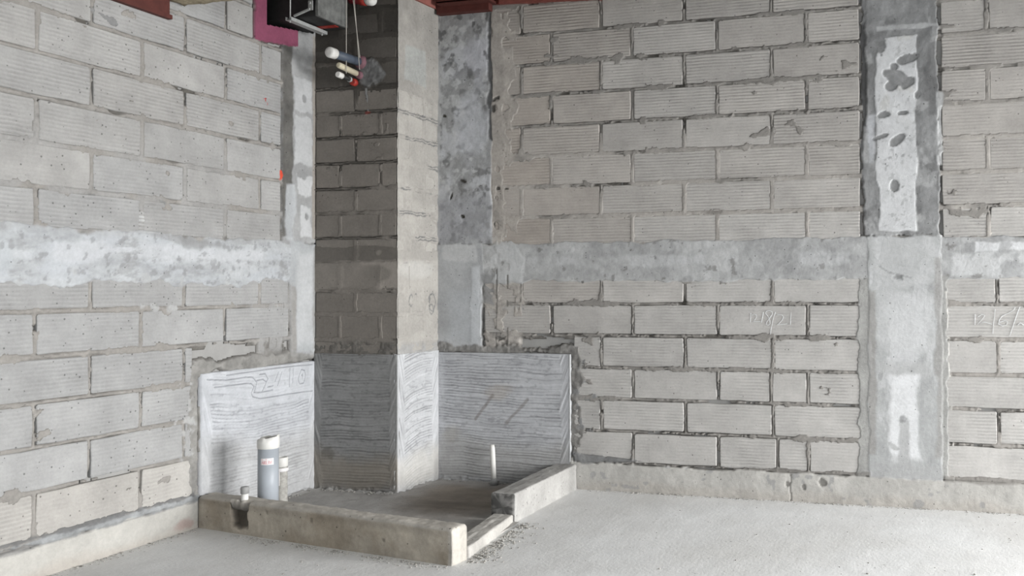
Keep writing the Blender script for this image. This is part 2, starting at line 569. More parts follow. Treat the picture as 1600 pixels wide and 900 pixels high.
block_b = np.array([0.385, 0.362, 0.335])
lay_mortar(RB, DH, DV, block_b, 50, wash_b, darkz_b)
one = np.ones(S.shape)
# brownish slurry strip beside the corner column, rows die into it
m = box_mask(S, Z, 1.0, 1.20, 1.56, 3.12, 0.03, 6, 0.02, 61) * sstep(0.30, 0.52, fbm(S, Z, 9, 4, 62))
RB.paint(m, c_brown * np.array([1.12, 1.16, 1.2]), 0.0014); RB.mottle(m, 0.28, 16, 4, 63)
m = box_mask(S, Z, 1.0, 1.10, 1.56, 3.10, 0.02, 8, 0.01, 64)
RB.paint(m, c_brown * np.array([1.06, 1.1, 1.14]), 0.0026); RB.mottle(m, 0.35, 14, 4, 65)
for (a, b, r, q) in ((1.06, 2.06, 0.012, .02), (1.10, 2.03, 0.012, .016), (1.065, 1.93, .014, .02), (1.12, 1.925, .012, .012), (1.05, 1.87, .01, .014), (1.05, 1.69, .014, .024), (1.04, 2.52, .03, .012), (1.03, 2.46, .02, .02)):
    mm = ell_mask(S, Z, a, b, r, q, 0.4, 0.3, 40, 0.2, 66); RB.paint(mm * 0.9, c_mdark * 0.6, -0.006)
# patchy slurry at the left of the lower courses
m = box_mask(S, Z, 0.95, 1.24, 0.90, 1.34, 0.025, 7, 0.02, 67) * sstep(0.38, 0.55, fbm(S, Z, 14, 4, 68))
RB.paint(m, c_brown * np.array([1.12, 1.17, 1.22]), 0.0016); RB.mottle(m, 0.3, 25, 4, 69, (1, 2))

# grey in-situ band right across the wall
m_band = box_mask(S, Z, 0.6, 6.2, 1.315, 1.572, 0.016, 6, 0.006, 70)
RB.paint(m_band, c_grey * 1.0, 0.003); RB.mottle(m_band, 0.30, 5, 5, 71, (1, 1.6)); RB.mottle(m_band, 0.16, 30, 3, 72)
RB.H = RB.H + m_band * (fbm(S, Z, 12, 4, 73) - 0.5) * 0.006
m = m_band * box_mask(S, Z, 1.2, 3.35, 1.415, 1.485, 0.014, 7, 0.012, 74) * sstep(0.3, 0.5, fbm(S, Z, 5, 3, 75))
RB.paint(m * 0.6, c_white * 0.86)
m = box_mask(S, Z, 4.06, 6.2, 1.475, 1.535, 0.012, 7, 0.006, 76); RB.paint(m * m_band, c_white)
m = box_mask(S, Z, 3.93, 6.2, 1.34, 1.47, 0.012, 6, 0.012, 77); RB.paint(m * m_band * 0.8, c_pale * 1.02)
m = m_band * sstep(0.64, 0.76, fbm(S, Z, 8, 5, 78)); RB.paint(m * 0.55, c_mid * 0.95)
m = m_band * sstep(0.72, 0.77, fbm(S, Z, 18, 4, 79)); RB.paint(m * 0.5, c_mdark)
RB.L[(m_band > 0.5)] = 1

# corner column: dark mottled concrete above the band, smooth grey plaster below
m_cc = box_mask(S, Z, 0.5, 1.015, 1.572, 3.25, 0.007, 9, 0.004, 80)
RB.paint(m_cc, c_mid * 1.12, 0.004)
n = fbm(S, Z, 6, 5, 81)
RB.paint(m_cc * sstep(0.46, 0.60, n) * 0.85, c_grey * np.array([1.2, 1.21, 1.26]))
RB.paint(m_cc * sstep(0.56, 0.68, fbm(S, Z, 17, 5, 82)) * 0.8, c_dark * 0.95)
RB.paint(m_cc * sstep(0.56, 0.68, fbm(S, Z, 20, 5, 83)) * 0.6, c_pale)
RB.paint(m_cc * box_mask(S, Z, 0.5, 0.638, 1.58, 3.06, 0.012, 14, 0.006, 99) * 0.7, c_pale * 0.95)
m = m_cc * ell_mask(S, Z, 0.93, 2.80, 0.09, 0.16, 0.3, 0.3, 9, 0.3, 84); RB.paint(m * 0.75, c_grey * np.array([1.12, 1.12, 1.2]))
m = m_cc * ell_mask(S, Z, 0.87, 2.35, 0.10, 0.22, 0.0, 0.35, 9, 0.4, 85); RB.paint(m * 0.65, c_pale * np.array([.92, .93, .98]))
m = m_cc * box_mask(S, Z, .6, 0.98, 1.58, 1.88, 0.02, 6, 0.05, 86); RB.paint(m * 0.6, c_mid * np.array([1.05, 1.05, 1.1]))
m = m_cc * sstep(0.6, 0.66, fbm(S, Z, 10, 4, 87)) * sstep(2.45, 2.9, Z); RB.paint(m * 0.8, c_dark * 0.6)
m = m_cc * box_mask(S, Z, 0.99, 1.03, 2.25, 3.1, 0.012, 12, 0.008, 88); RB.paint(m * 0.9, c_dark * 0.55, -0.004)
for (a, b, r, q) in ((0.81, 1.99, .022, .008), (0.805, 1.755, .016, .011), (0.67, 2.43, .018, .008), (0.72, 1.89, .006, .02)):
    mm = ell_mask(S, Z, a, b, r, q, -0.3, 0.3, 50, 0.2, 89); RB.paint(mm, c_cav * 1.2, -0.004)
RB.H = RB.H + m_cc * (fbm(S, Z, 11, 4, 90) - 0.5) * 0.010
RB.L[m_cc > 0.5] = 2
m_cl = box_mask(S, Z, 0.5, 0.945, 0.86, 1.572, 0.010, 8, 0.005, 91)
RB.paint(m_cl, c_grey * np.array([1.0, 1.01, 1.03]), 0.0042); RB.mottle(m_cl, 0.2, 7, 4, 92)
m = m_cl * box_mask(S, Z, 0.70, 0.93, 0.93, 1.28, 0.02, 5, 0.03, 93); RB.paint(m * 0.7, c_pale * np.array([0.83, 0.85, 0.88]))
m = m_cl * box_mask(S, Z, 0.865, 0.925, 0.88, 1.42, 0.008, 10, 0.01, 94); RB.paint(m * 0.8, c_pale * np.array([1.0, 1.02, 1.05]), 0.006)
m = m_cl * box_mask(S, Z, 0.66, 0.90, 1.47, 1.575, 0.02, 7, 0.012, 95); RB.paint(m * 0.8, c_pale)
RB.L[m_cl > 0.5] = 2
m = box_mask(S, Z, 0.98, 1.22, 1.33, 1.60, 0.035, 5, 0.01, 96) * sstep(0.35, 0.5, fbm(S, Z, 10, 4, 97))
RB.paint(m * 0.85, c_pale * 0.92, 0.006); RB.L[m > 0.5] = 1
m = box_mask(S, Z, 0.94, 1.02, 1.18, 1.36, 0.02, 9, 0.01, 98); RB.paint(m * .8, c_mid * 0.9, 0.001)

# right hand column: dark rough flanks, white plaster panel with bare patches
m_rc = box_mask(S, Z, 3.425, 3.86, 1.572, 3.4, 0.012, 9, 0.003, 100)
RB.paint(m_rc, c_mid * 0.93, 0.0035); RB.mottle(m_rc, 0.35, 8, 5, 101)
RB.paint(m_rc * sstep(0.52, 0.62, fbm(S, Z, 7, 4, 102, (1.5, 1))) * 0.6, c_grey * 1.02)
RB.paint(m_rc * sstep(0.56, 0.68, fbm(S, Z, 15, 5, 103)) * 0.75, c_dark)
m = m_rc * box_mask(S, Z, 3.41, 3.452, 2.22, 3.0, 0.010, 16, 0.006, 104); RB.paint(m * 0.9, c_dark * 0.5, -0.006)
m = m_rc * box_mask(S, Z, 3.415, 3.432, 1.7, 2.3, 0.010, 16, 0.006, 105); RB.paint(m * 0.8, c_dark * 0.6, -0.004)
m = m_rc * box_mask(S, Z, 3.80, 3.875, 2.26, 2.70, 0.014, 9, 0.008, 106); RB.paint(m * 0.7, c_dark * 0.9)
m = m_rc * box_mask(S, Z, 3.46, 3.50, 2.0, 2.28, 0.012, 9, 0.01, 107); RB.paint(m * 0.8, c_pale * np.array([.95, .96, 1.0]))
m_pan = m_rc * box_mask(S, Z, 3.512, 3.738, 1.60, 2.735, 0.011, 7, 0.003, 108) * (1 - ell_mask(S, Z, 3.53, 2.74, 0.045, 0.10, 0, 0.3, 20, .1, 109))
RB.paint(m_pan, c_white, 0.0062); RB.mottle(m_pan, 0.09, 8, 4, 110); RB.paint(m_pan * sstep(.66, .70, fbm(S, Z, 30, 4, 139)) * .5, c_mid * 1.2)
RB.paint(m_pan * sstep(0.6, 0.7, fbm(S, Z, 10, 4, 111)) * sstep(2.15, 2.4, Z) * 0.5, c_pale * np.array([0.95, 0.93, 0.88]))
for (a, b, r, q, an) in ((3.69, 2.605, .060, .030, 0.25), (3.612, 2.565, .022, .022, 0), (3.625, 2.50, .042, .075, 1.15), (3.597, 2.455, .04, .03, 0.2), (3.694, 2.463, .050, .026, 0.75),
                         (3.552, 2.285, .040, .020, 0.15), (3.662, 2.290, .030, .012, 0.15), (3.635, 2.135, .055, .026, 0.65), (3.53, 2.155, .05, .012, 0.3), (3.610, 1.865, .024, .034, 0.0),
                         (3.745, 2.39, .016, .022, 0)):
    mm = ell_mask(S, Z, a, b, r, q, an, 0.16, 22, 0.06, 112) * m_rc; RB.paint(mm * 0.95, c_mid * 0.86, 0.001); RB.mottle(mm, 0.25, 30, 3, 113)
for (a, b) in ((3.56, 2.02), (3.585, 2.03), (3.66, 2.04), (3.57, 1.985), (3.63, 1.84), (3.66, 1.86)):
    mm = ell_mask(S, Z, a, b, .012, .007, 0.6, 0.4, 40, 0.2, 114); RB.paint(mm * 0.7, c_mid)
m = m_rc * box_mask(S, Z, 3.42, 3.9, 2.84, 3.4, 0.02, 6, 0.02, 115); RB.paint(m * 0.75, c_mid * 0.95, 0.002); RB.mottle(m, 0.3, 12, 4, 116)
m = m_rc * box_mask(S, Z, 3.52, 3.86, 2.785, 2.80, 0.01, 10, 0.006, 117); RB.paint(m * 0.6, c_pale)
m = box_mask(S, Z, 3.855, 3.885, 1.98, 2.40, 0.008, 9, 0.008, 118); RB.paint(m * 0.8, c_pale, 0.002)
RB.H = RB.H + m_rc * (1 - m_pan) * (fbm(S, Z, 12, 4, 119) - 0.5) * 0.009
RB.L[m_rc > 0.5] = 2
m = np.maximum(box_mask(S, Z, 3.39, 3.47, 0.17, 1.335, 0.010, 14, 0.006, 134), box_mask(S, Z, 3.855, 3.91, 0.17, 1.335, 0.010, 14, 0.006, 135))
RB.paint(m, c_grey * np.array([.86, .85, .82]), 0.0022); RB.mottle(m, 0.25, 12, 4, 136, (1, 0.5))
m_rl = box_mask(S, Z, 3.455, 3.872, 0.12, 1.572, 0.010, 6, 0.005, 120)
RB.paint(m_rl, c_grey * np.array([.97, .98, .98]), 0.0045); RB.mottle(m_rl, 0.30, 9, 6, 121, (1.2, 0.4))
RB.paint(m_rl * sstep(.52, .64, fbm(S, Z, 9, 6, 137, (1.5, .45), .66)) * .55, c_white * .97)
RB.paint(m_rl * sstep(.60, .70, fbm(S, Z, 12, 6, 138, (1.2, .6), .66)) * .5, c_mid * 1.1)
RB.paint(m_rl * box_mask(S, Z, 3.50, 3.85, 1.27, 1.58, 0.03, 4, 0.03, 122) * 0.6, c_pale)
RB.paint(m_rl * box_mask(S, Z, 3.60, 3.745, 0.80, 1.24, 0.035, 4, 0.03, 123) * 0.75, c_white * 0.95)
RB.paint(m_rl * box_mask(S, Z, 3.50, 3.84, 0.90, 1.25, 0.02, 5, 0.03, 124) * 0.5, c_pale * 1.03)
RB.paint(m_rl * box_mask(S, Z, 3.50, 3.80, 0.765, 0.835, 0.02, 6, 0.012, 125) * 0.7, c_grey * 1.1)
RB.paint(m_rl * box_mask(S, Z, 3.575, 3.745, 0.29, 0.775, 0.024, 5, 0.014, 126) * 0.95, c_white * 1.1)
RB.paint(m_rl * box_mask(S, Z, 3.635, 3.685, 0.17, 0.50, 0.014, 6, 0.01, 127) * 0.9, c_grey)
RB.paint(m_rl * ell_mask(S, Z, 3.60, 0.345, 0.035, 0.018, -0.7, 0.2, 20, .1, 128) * 0.9, c_grey)
RB.paint(m_rl * ell_mask(S, Z, 3.645, 0.515, 0.03, 0.022, 0, 0.5, 30, .3, 129) * 0.7, c_mid * 0.8)
RB.paint(m_rl * box_mask(S, Z, 3.46, 3.86, 0.12, 0.245, 0.012, 6, 0.012, 130) * 0.8, c_grey * 0.95)
RB.paint(m_rl * ell_mask(S, Z, 3.625, 1.335, 0.035, 0.018, -0.2, 0.4, 30, .3, 131) * 0.8, c_mid * 0.75, 0.0)
RB.paint(m_rl * (line_dist(S, Z, [(3.52, 1.40), (3.58, 1.36), (3.70, 1.33)]) < 0.005) * 0.6, c_mid)
RB.paint(m_rl * box_mask(S, Z, 3.455, 3.49, 0.3, 1.25, 0.01, 8, 0.01, 132) * 0.6, c_mortar * 1.1)
RB.paint(m_rl * box_mask(S, Z, 3.835, 3.885, 0.3, 1.45, 0.01, 8, 0.01, 133) * 0.5, c_mortar * 1.15)
RB.L[m_rl > 0.5] = 2

# rough halo of mortar round the combed panel
m_h = np.maximum(box_mask(S, Z, 1.57, 1.655, 0.18, 0.92, 0.032, 9, 0.012, 140), box_mask(S, Z, 0.6, 1.63, 0.845, 0.905, 0.020, 12, 0.010, 141))
RB.paint(m_h * 0.9, c_mid * np.array([.78, .75, .71]), 0.005); RB.mottle(m_h, 0.5, 22, 4, 142)
RB.H = RB.H + m_h * (fbm(S, Z, 26, 4, 143) - 0.5) * 0.016
m = box_mask(S, Z, 1.60, 1.78, 0.38, 0.88, 0.05, 7, 0.02, 144) * sstep(0.56, 0.64, fbm(S, Z, 20, 4, 145))
RB.paint(m * 0.85, c_mid * 0.78, 0.001)
# dark recess behind the combed panel (its own mesh sits there)
m_p = ((S > 0.5) & (S < 1.572) & (Z < 0.855)); RB.H[m_p] = -0.02

# cast base kerb under the blocks, with mortar lapped over its top
m_k = box_mask(S, Z, 1.575, 6.2, -0.1, 0.168, 0.010, 5, 0.004, 150)
RB.paint(m_k, c_kerb, 0.010); RB.mottle(m_k, 0.13, 5, 4, 151)
RB.H = RB.H + m_k * (fbm(S, Z, 9, 4, 152) - 0.5) * 0.008
RB.paint(m_k * box_mask(S, Z, 1.5, 6.2, -0.1, 0.05, 0.02, 6, 0.03, 153) * 0.35, c_brown * 1.2)
RB.paint(m_k * sstep(0.70, 0.73, fbm(S, Z, 14, 3, 154)) * 0.6, c_mid)
for (a, b, r, q) in ((3.07, 0.085, .012, .018), (2.97, 0.10, .012, .014), (3.18, .12, .022, .02)):
    RB.paint(ell_mask(S, Z, a, b, r, q, 0, .35, 40, .2, 155) * 0.7, c_mdark, 0.004)
RB.paint(m_k * (np.abs(S - 2.99 - 0.004 * np.sin(Z * 60)) < 0.004) * 0.6, c_mdark, 0.004)
RB.L[m_k > 0.5] = 3
m = box_mask(S, Z, 1.60, 2.23, 0.172, 0.222, 0.014, 11, 0.004, 156) * sstep(2.3, 1.9, S + 12 * np.abs(Z - 0.195)) 
RB.paint(m * 0.95, c_mid * 0.72, 0.013); RB.mottle(m, 0.3, 20, 3, 157)
m = box_mask(S, Z, 2.7, 3.46, 0.168, 0.19, 0.006, 12, 0.004, 158); RB.paint(m * 0.7, c_mortar * 0.85, 0.008)
m = box_mask(S, Z, 3.87, 6.2, 0.155, 0.20, 0.008, 9, 0.006, 159); RB.paint(m * 0.75, c_mortar * 1.05, 0.008)
m = box_mask(S, Z, 1.57, 1.595, 0.0, 0.2, 0.004, 9, 0.004, 160); RB.paint(m * 0.8, c_kerb * 1.1, 0.012)

# plumb and chase lines, red paint run, cracks
for pts, w, colr in (([(3.293, 2.60), (3.272, 2.37), (3.27, 2.2)], .0035, c_mortar * 0.9), ([(3.90, 1.25), (3.93, 0.35), (3.935, 0.17)], .004, c_kerb * 1.15),
                     ([(1.055, 1.40), (1.05, 0.90)], .005, c_mortar * 0.55), ([(2.98, 1.33), (2.985, 1.10)], .003, c_mdark), ([(1.13, 1.36), (1.13, .9)], .005, c_mdark * 1.3),
                     ([(2.455, 2.075), (2.475, 2.03), (2.47, 1.98)], .004, np.array([.17, .09, .07])), ([(1.655, 1.315), (1.64, 1.235)], .009, c_mdark * .8)):
    mm = line_dist(S + (fbm(S, Z, 20, 2, 161) - .5) * .008, Z, pts) < w
    RB.paint(mm * 0.8, colr, 0.0012)
RB.paint(sstep(3.108, 3.116, Z + 0.04 * (S - 1.8) + (fbm(S, Z, 20, 3, 162) - .5) * .012) * (S > 1.02) * (S < 1.83), lin(120, 60, 52) * 0.8, 0.002)

wb = RB.build({0: 'wall_back', 1: 'concrete_band', 2: 'concrete_column', 3: 'base_course'},
              {0: M_MORTAR, 1: M_RENDER, 2: M_RENDER, 3: M_RENDER}, frame_b)
WB = wb[0]; tag(WB, 'grey blockwork wall facing the room with dark column at its right', kind='structure')
tag(wb[1], 'rough grey concrete band across the blocks'); tag(wb[2], 'plastered columns with white patches'); tag(wb[3], 'pale cast base under the blocks')
slab('backing', -0.25, ROOM_X, 0.022, 0.25, 0.0, ROOM_Z, M_SHELL, WB)
slab('plain_return', 5.85, ROOM_X, -0.003, 0.022, 0.0, ROOM_Z, M_SHELL, WB)


def covered(R, s0, s1, z0, z1):
    m = (R.S > s0) & (R.S < s1) & (R.Z > z0) & (R.Z < z1)
    return m.any() and (R.H[m] > 0.0025).mean() > 0.93


cnt = 0
for ri, (z0, z1, js, left, right) in enumerate(rows_b):
    for (a, b) in ((left, 3.42), (3.872, right)):
        ed = [a] + [j for j in js if a + 0.04 < j < b - 0.04] + [b]
        for p, q in zip(ed, ed[1:]):
            if covered(RB, p, q, z0, z1): continue
            zc = (z0 + z1) / 2; sc = (p + q) / 2
            warm = np.clip(sstep(2.6, 1.1, sc) * sstep(0.9, 1.5, zc) * 0.9 + 0.35 * sstep(2.0, 2.9, sc) * sstep(1.5, 2.0, zc), 0, 1) * random.uniform(0.75, 1.1)
            tint = random.uniform(0.94, 1.06) * (1 + 0.04 * sstep(1.2, 0.4, zc))
            ribs = random.choice((0.3, 0.7, 1.0, 1.0, 1.0))
            put_block(WB, M_BLOCK_B, p, q, z0, z1, lambda s, z, h: (s, -h, z), 0.0, 0.0205, cnt, tint, min(warm, 1), ribs, random.uniform(-0.0012, 0.0008))
            cnt += 1

# chalk dates: 12/8/21 and 12/6/2.
M_CHALK = mat_plain('white_chalk', (0.62, 0.63, 0.63), 0.95, var=0.3, scale=220, bump_d=0.0002)
CH1 = [[(2.751, 1.123), (2.748, 1.065)], [(2.758, 1.109), (2.771, 1.116), (2.785, 1.111), (2.787, 1.097), (2.775, 1.08), (2.763, 1.07), (2.812, 1.07)], [(2.829, 1.128), (2.816, 1.065)],
       [(2.857, 1.102), (2.842, 1.121), (2.847, 1.133), (2.864, 1.137), (2.881, 1.131), (2.884, 1.116), (2.874, 1.102), (2.862, 1.085), (2.849, 1.068), (2.845, 1.054), (2.858, 1.049), (2.869, 1.058), (2.868, 1.075), (2.857, 1.102)],
       [(2.903, 1.129), (2.891, 1.095), (2.883, 1.061), (2.873, 1.013), (2.871, 0.993)], [(2.913, 1.112), (2.942, 1.112), (2.952, 1.1), (2.942, 1.078), (2.923, 1.059), (2.913, 1.052), (2.974, 1.058)],
       [(2.998, 1.126), (2.996, 1.095), (2.993, 1.052)]]
CH2 = [[(4.056, 1.12), (4.055, 1.059)], [(4.072, 1.104), (4.092, 1.118), (4.109, 1.114), (4.102, 1.1), (4.069, 1.061), (4.104, 1.075), (4.148, 1.063)], [(4.166, 1.15), (4.161, 1.105), (4.154, 1.05), (4.152, 1.007)],
       [(4.273, 1.159), (4.265, 1.143), (4.235, 1.125), (4.202, 1.109), (4.187, 1.087), (4.183, 1.064), (4.204, 1.053), (4.228, 1.06), (4.232, 1.078), (4.217, 1.083), (4.19, 1.075)],
       [(4.299, 1.162), (4.286, 1.132), (4.266, 1.069), (4.242, 0.997)], [(4.285, 1.058), (4.30, 1.072), (4.315, 1.06), (4.335, 1.06)]]


def strokes(name, lines, place, w, mat, parent, lift=0.0035, thick=0.001):
    V = []; Fc = []
    for ln in lines:
        n0 = len(V)
        for i, (s, z) in enumerate(ln):
            a = ln[max(i - 1, 0)]; b = ln[min(i + 1, len(ln) - 1)]
            dx, dz = b[0] - a[0], b[1] - a[1]; L = math.hypot(dx, dz) + 1e-9
            nx, nz = -dz / L, dx / L
            ww = w * (0.75 + 0.5 * mnoise.noise(Vector((s * 90, z * 90, 1))))
            for k, hh in ((-1, lift - thick), (-0.6, lift), (0.6, lift), (1, lift - thick)):
                V.append(place(s + nx * ww * k, z + nz * ww * k, hh))
        for i in range(len(ln) - 1):
            for k in range(3):
                a = n0 + i * 4 + k
                Fc.append((a, a + 1, a + 5, a + 4))
    me = bpy.data.meshes.new(name); me.from_pydata(V, [], Fc); me.update()
    return link(name, me, mat, parent)


pb = lambda s, z, h: (s, -h, z)
tag(strokes('chalk_writing', CH1, pb, 0.0026, M_CHALK, WB), 'chalked date 12/8/21')
tag(strokes('chalk_writing', CH2, pb, 0.0026, M_CHALK, WB), 'chalked date starting 12/6')


# =================================================================== COMBED SCRATCH COATS
def combed(name, s0, s1, z0, z1, frame, parent, label, seed, base, slope=0.0, curve=0.0, edgew=0.09, writing=(), stain=None, bead=None, edges=(1, 1), h0=0.008, lean=0.9, wet=0.0, wetz=0.22):
    R = Raster(s0, s1, z0, z1, 0.0042)
    S, Z = R.S, R.Z
    t = (S - s0) / (s1 - s0)
    zz = Z + slope * S + curve * np.sin(t * math.pi) + (fbm(S, Z, 3.5, 3, seed) - 0.5) * 0.035
    amp = sstep(0.30, 0.62, fbm(S, Z, 5, 3, seed + 3, (0.6, 1)))
    ph = zz / 0.0185 + (fbm(S, Z, 6, 3, seed + 1, (0.25, 1)) - 0.5) * 1.7
    ln = np.clip(1 - np.abs(ph - np.floor(ph) - 0.5) / 0.26, 0, 1)
    gate = sstep(0.27, 0.47, fbm(S, zz, 42, 2, seed + 13, (0.05, 1.0)))
    fine = fbm(S, zz, 85, 3, seed + 14, (0.045, 1.0))
    e0 = sstep(edgew, edgew * 0.72, (S - s0) + (fbm(S, Z, 9, 2, seed + 4) - .5) * 0.03) * edges[0]
    e1 = sstep(edgew, edgew * 0.72, (s1 - S) + (fbm(S, Z, 9, 2, seed + 5) - .5) * 0.03) * edges[1]
    d0 = fbm(S + lean * 0.30 * Z, Z, 75, 2, seed + 6, (1.0, 0.08)); d1 = fbm(S - lean * 0.45 * Z, Z, 70, 2, seed + 7, (1.0, 0.09))
    inner = (1 - e0) * (1 - e1)
    arris = sstep(0.004, 0.016, np.minimum(S - s0, s1 - S))
    v = (-(ln * gate) * 0.75 + (fine - 0.5) * 1.1) * inner + ((d0 - 0.5) * e0 + (d1 - 0.5) * e1 * (1 - e0)) * 1.3 * arris
    R.H = h0 + v * 0.0050 * (0.5 + 0.5 * amp)
    R.C[:] = base
    R.mottle(np.ones(S.shape), 0.10, 4, 4, seed + 8)
    R.paint(sstep(-0.12, -0.62, v) * (0.40 + 0.45 * amp), base * 0.50)
    R.paint(sstep(0.04, 0.3, v) * 0.6, np.minimum(base * 1.25, 0.7))
    R.paint(sstep(0.62, 0.68, fbm(S, Z, 60, 3, seed + 9, (0.5, 1.0)) - 0.03) * 0.35 * (1 - e0) * (1 - e1), base * 0.45)
    if stain is not None:
        for (m, c, k) in stain(S, Z): R.paint(m * k, c)
    if writing:
        cl = np.full(S.shape, 9.0)
        for ln in writing: cl = np.minimum(cl, line_dist(S + (fbm(S, Z, 20, 2, 3) - .5) * .006, Z, ln))
        flat = sstep(0.05, 0.03, cl) * 0.7
        R.H = R.H * (1 - flat) + h0 * flat; R.paint(flat * 0.8, base * 1.1)
        gr = sstep(0.0055, 0.002, cl); rim = sstep(0.012, 0.007, cl) * (1 - gr)
        R.H = R.H - 0.006 * gr + 0.0025 * rim
        R.paint(gr * 0.85, base * 0.5); R.paint(rim * 0.5, base * 1.2)
    if wet > 0:
        m = sstep(z0 + wetz, z0 + wetz * 0.3, Z + (fbm(S, Z, 5, 3, seed + 10) - .5) * 0.12)
        R.C = R.C * (1 - m[..., None] * wet * np.array([0.25, 0.32, 0.42]))
    if bead is not None:
        m = sstep(0.006, 0.003, np.abs(S - bead)); R.paint(m, c_pale, h0 + 0.003)
    m = sstep(0.05, 0.0, Z - z0 + (fbm(S, Z, 12, 3, seed + 11) - .5) * 0.05)
    R.H = R.H + m * (fbm(S, Z, 30, 3, seed + 12) - 0.4) * 0.03; R.paint(m * 0.35, c_mid)
    # skirt the border back to the wall
    bd = np.minimum(np.minimum(S - s0, s1 - S), np.minimum(Z - z0, z1 - Z))
    R.H = np.where(bd < 0.002, -0.016, R.H)
    o = R.build({1: name}, {1: M_COMB}, frame, hide=-9, parent=parent) if R.L.__setitem__(slice(None), 1) is None else None
    tag(o[1], label)
    return o[1]


def stain_b(S, Z):
    return [(ell_mask(S, Z, 1.06, 0.60, 0.10, 0.05, 0.2, .35, 9, .4, 201), c_brown * 1.1, 0.45),
            (sstep(0.016, 0.004, line_dist(S + (fbm(S, Z, 14, 3, 203) - .5) * .03, Z, [(0.90, 0.42), (1.03, 0.58)])), c_brown * 0.55, 0.55),
            (sstep(0.016, 0.004, line_dist(S + (fbm(S, Z, 14, 3, 204) - .5) * .03, Z, [(1.13, 0.40), (1.27, 0.56)])), c_brown * 0.55, 0.5),
            (ell_mask(S, Z, 0.73, 0.33, 0.06, 0.05, 0.2, .35, 9, .4, 205), c_kerb * 0.9, 0.6),
            (box_mask(S, Z, 0.6, 1.6, 0, 0.30, 0.04, 4, 0.06, 206), c_kerb * 0.72, 0.5)]


combed('scratch_coat', 0.605, 1.578, 0.0, 0.858, frame_b, WB, 'grey combed render low on the wall', 210, np.array([0.43, 0.435, 0.45]), 0.03, 0.0, 0.085, stain=stain_b, bead=1.571, edges=(0.35, 1))

# =================================================================== LEFT WALL (plane x = 0)
frame_l = lambda s, z, h: np.stack([h, s, z], -1)
RL = Raster(-3.35, -0.40, 0.0, 3.32, DX)
S, Z = RL.S, RL.Z
LA = [-1.184 - 0.5485 * k for k in range(-1, 5)]; LB = [-0.918 - 0.547 * k for k in range(0, 5)]
zl = [0.165, 0.381, 0.577, 0.774, 0.977, 1.18, 1.36, 1.55, 1.737, 1.934, 2.138, 2.336, 2.534, 2.732, 2.932, 3.132, 3.33]
kinds = 'ABABABAABABABABA'
rows_l = []
for i, (z0, z1) in enumerate(zip(zl, zl[1:])):
    right = -0.735 if z0 > 1.5 else (-0.665 if z0 > 0.84 else -1.40)
    k = kinds[i]
    if z0 >= 1.5: k = 'A' if (i - 7) % 2 == 0 else 'B'
    else: k = 'A' if i % 2 == 0 else 'B'
    if i == 6: k = 'A'
    rows_l.append([z0, z1, sorted(j for j in (LA if k == 'A' else LB) if j < right - 0.06), -3.35, right])
DH, DV = joint_fields(RL, rows_l, 240)
wash_l = np.clip(sstep(2.2, 1.9, Z) * sstep(1.5, 1.6, Z) * 0.8 + 0.6 * sstep(-1.1, -0.8, S) * sstep(1.3, 1.1, Z), 0, 1)
darkz_l = 0.10 * sstep(1.0, 0.6, Z) - 0.03 + 0.05 * sstep(2.5, 2.7, Z)
block_l = np.array([0.305, 0.302, 0.296])
lay_mortar(RL, DH, DV, block_l, 250, wash_l, darkz_l, 0.0125, c_mortar * 1.12)
# band
m_band = box_mask(S, Z, -3.6, -0.40, 1.305, 1.565, 0.026, 9, 0.010, 260)
RL.paint(m_band, c_pale * np.array([.76, .775, .795]), 0.003); RL.mottle(m_band, 0.32, 6, 6, 261, (0.7, 2.2)); RL.mottle(m_band, 0.10, 30, 3, 262)
RL.H = RL.H + m_band * (fbm(S, Z, 12, 4, 263) - 0.5) * 0.006
m = m_band * sstep(0.50, 0.66, fbm(S, Z, 4.5, 6, 264, (0.8, 2.4), 0.68)); RL.paint(m * 0.8, c_white * np.array([0.76, .78, .81]))
m = m_band * box_mask(S, Z, -2.2, -0.9, 1.42, 1.50, 0.02, 5, 0.02, 265); RL.paint(m * 0.7, c_white * np.array([0.86, .87, .89]))
m = m_band * box_mask(S, Z, -3.6, -2.38, 1.35, 1.50, 0.03, 5, 0.03, 266); RL.paint(m * 0.7, c_grey * np.array([1.1, 1.15, 1.2]))
m = m_band * sstep(0.56, 0.70, fbm(S, Z, 9, 6, 267, (0.6, 1.6), 0.66)); RL.paint(m * 0.6, c_mid * 1.0)
m = m_band * sstep(0.62, 0.68, fbm(S, Z, 26, 4, 236)); RL.paint(m * 0.5, c_mid * .8)
m = m_band * sstep(1.52, 1.565, Z + (fbm(S, Z, 7, 4, 237) - .5) * .12); RL.paint(m * 0.45, c_grey * .78)
m = m_band * box_mask(S, Z, -2.0, -1.2, 1.51, 1.55, 0.02, 8, 0.012, 268) * sstep(.45, .6, fbm(S, Z, 8, 3, 269)); RL.paint(m * 0.7, c_mid * 0.9)
RL.L[m_band > 0.5] = 1
# splash of white below and above the band
m = box_mask(S, Z, -3.6, -0.8, 1.20, 1.34, 0.05, 5, 0.03, 270) * sstep(.54, .66, fbm(S, Z, 12, 5, 271, (1.3, .6))); RL.paint(m * 0.75, c_pale * .80, 0.0026)
m = box_mask(S, Z, -1.95, -1.3, 1.56, 1.68, 0.03, 4, 0.03, 272) * sstep(.45, .6, np.sin(Z * 330) * .25 + .5) * sstep(.45, .6, fbm(S, Z, 6, 3, 273)); RL.paint(m * 0.75, c_pale * .95, 0.0012)
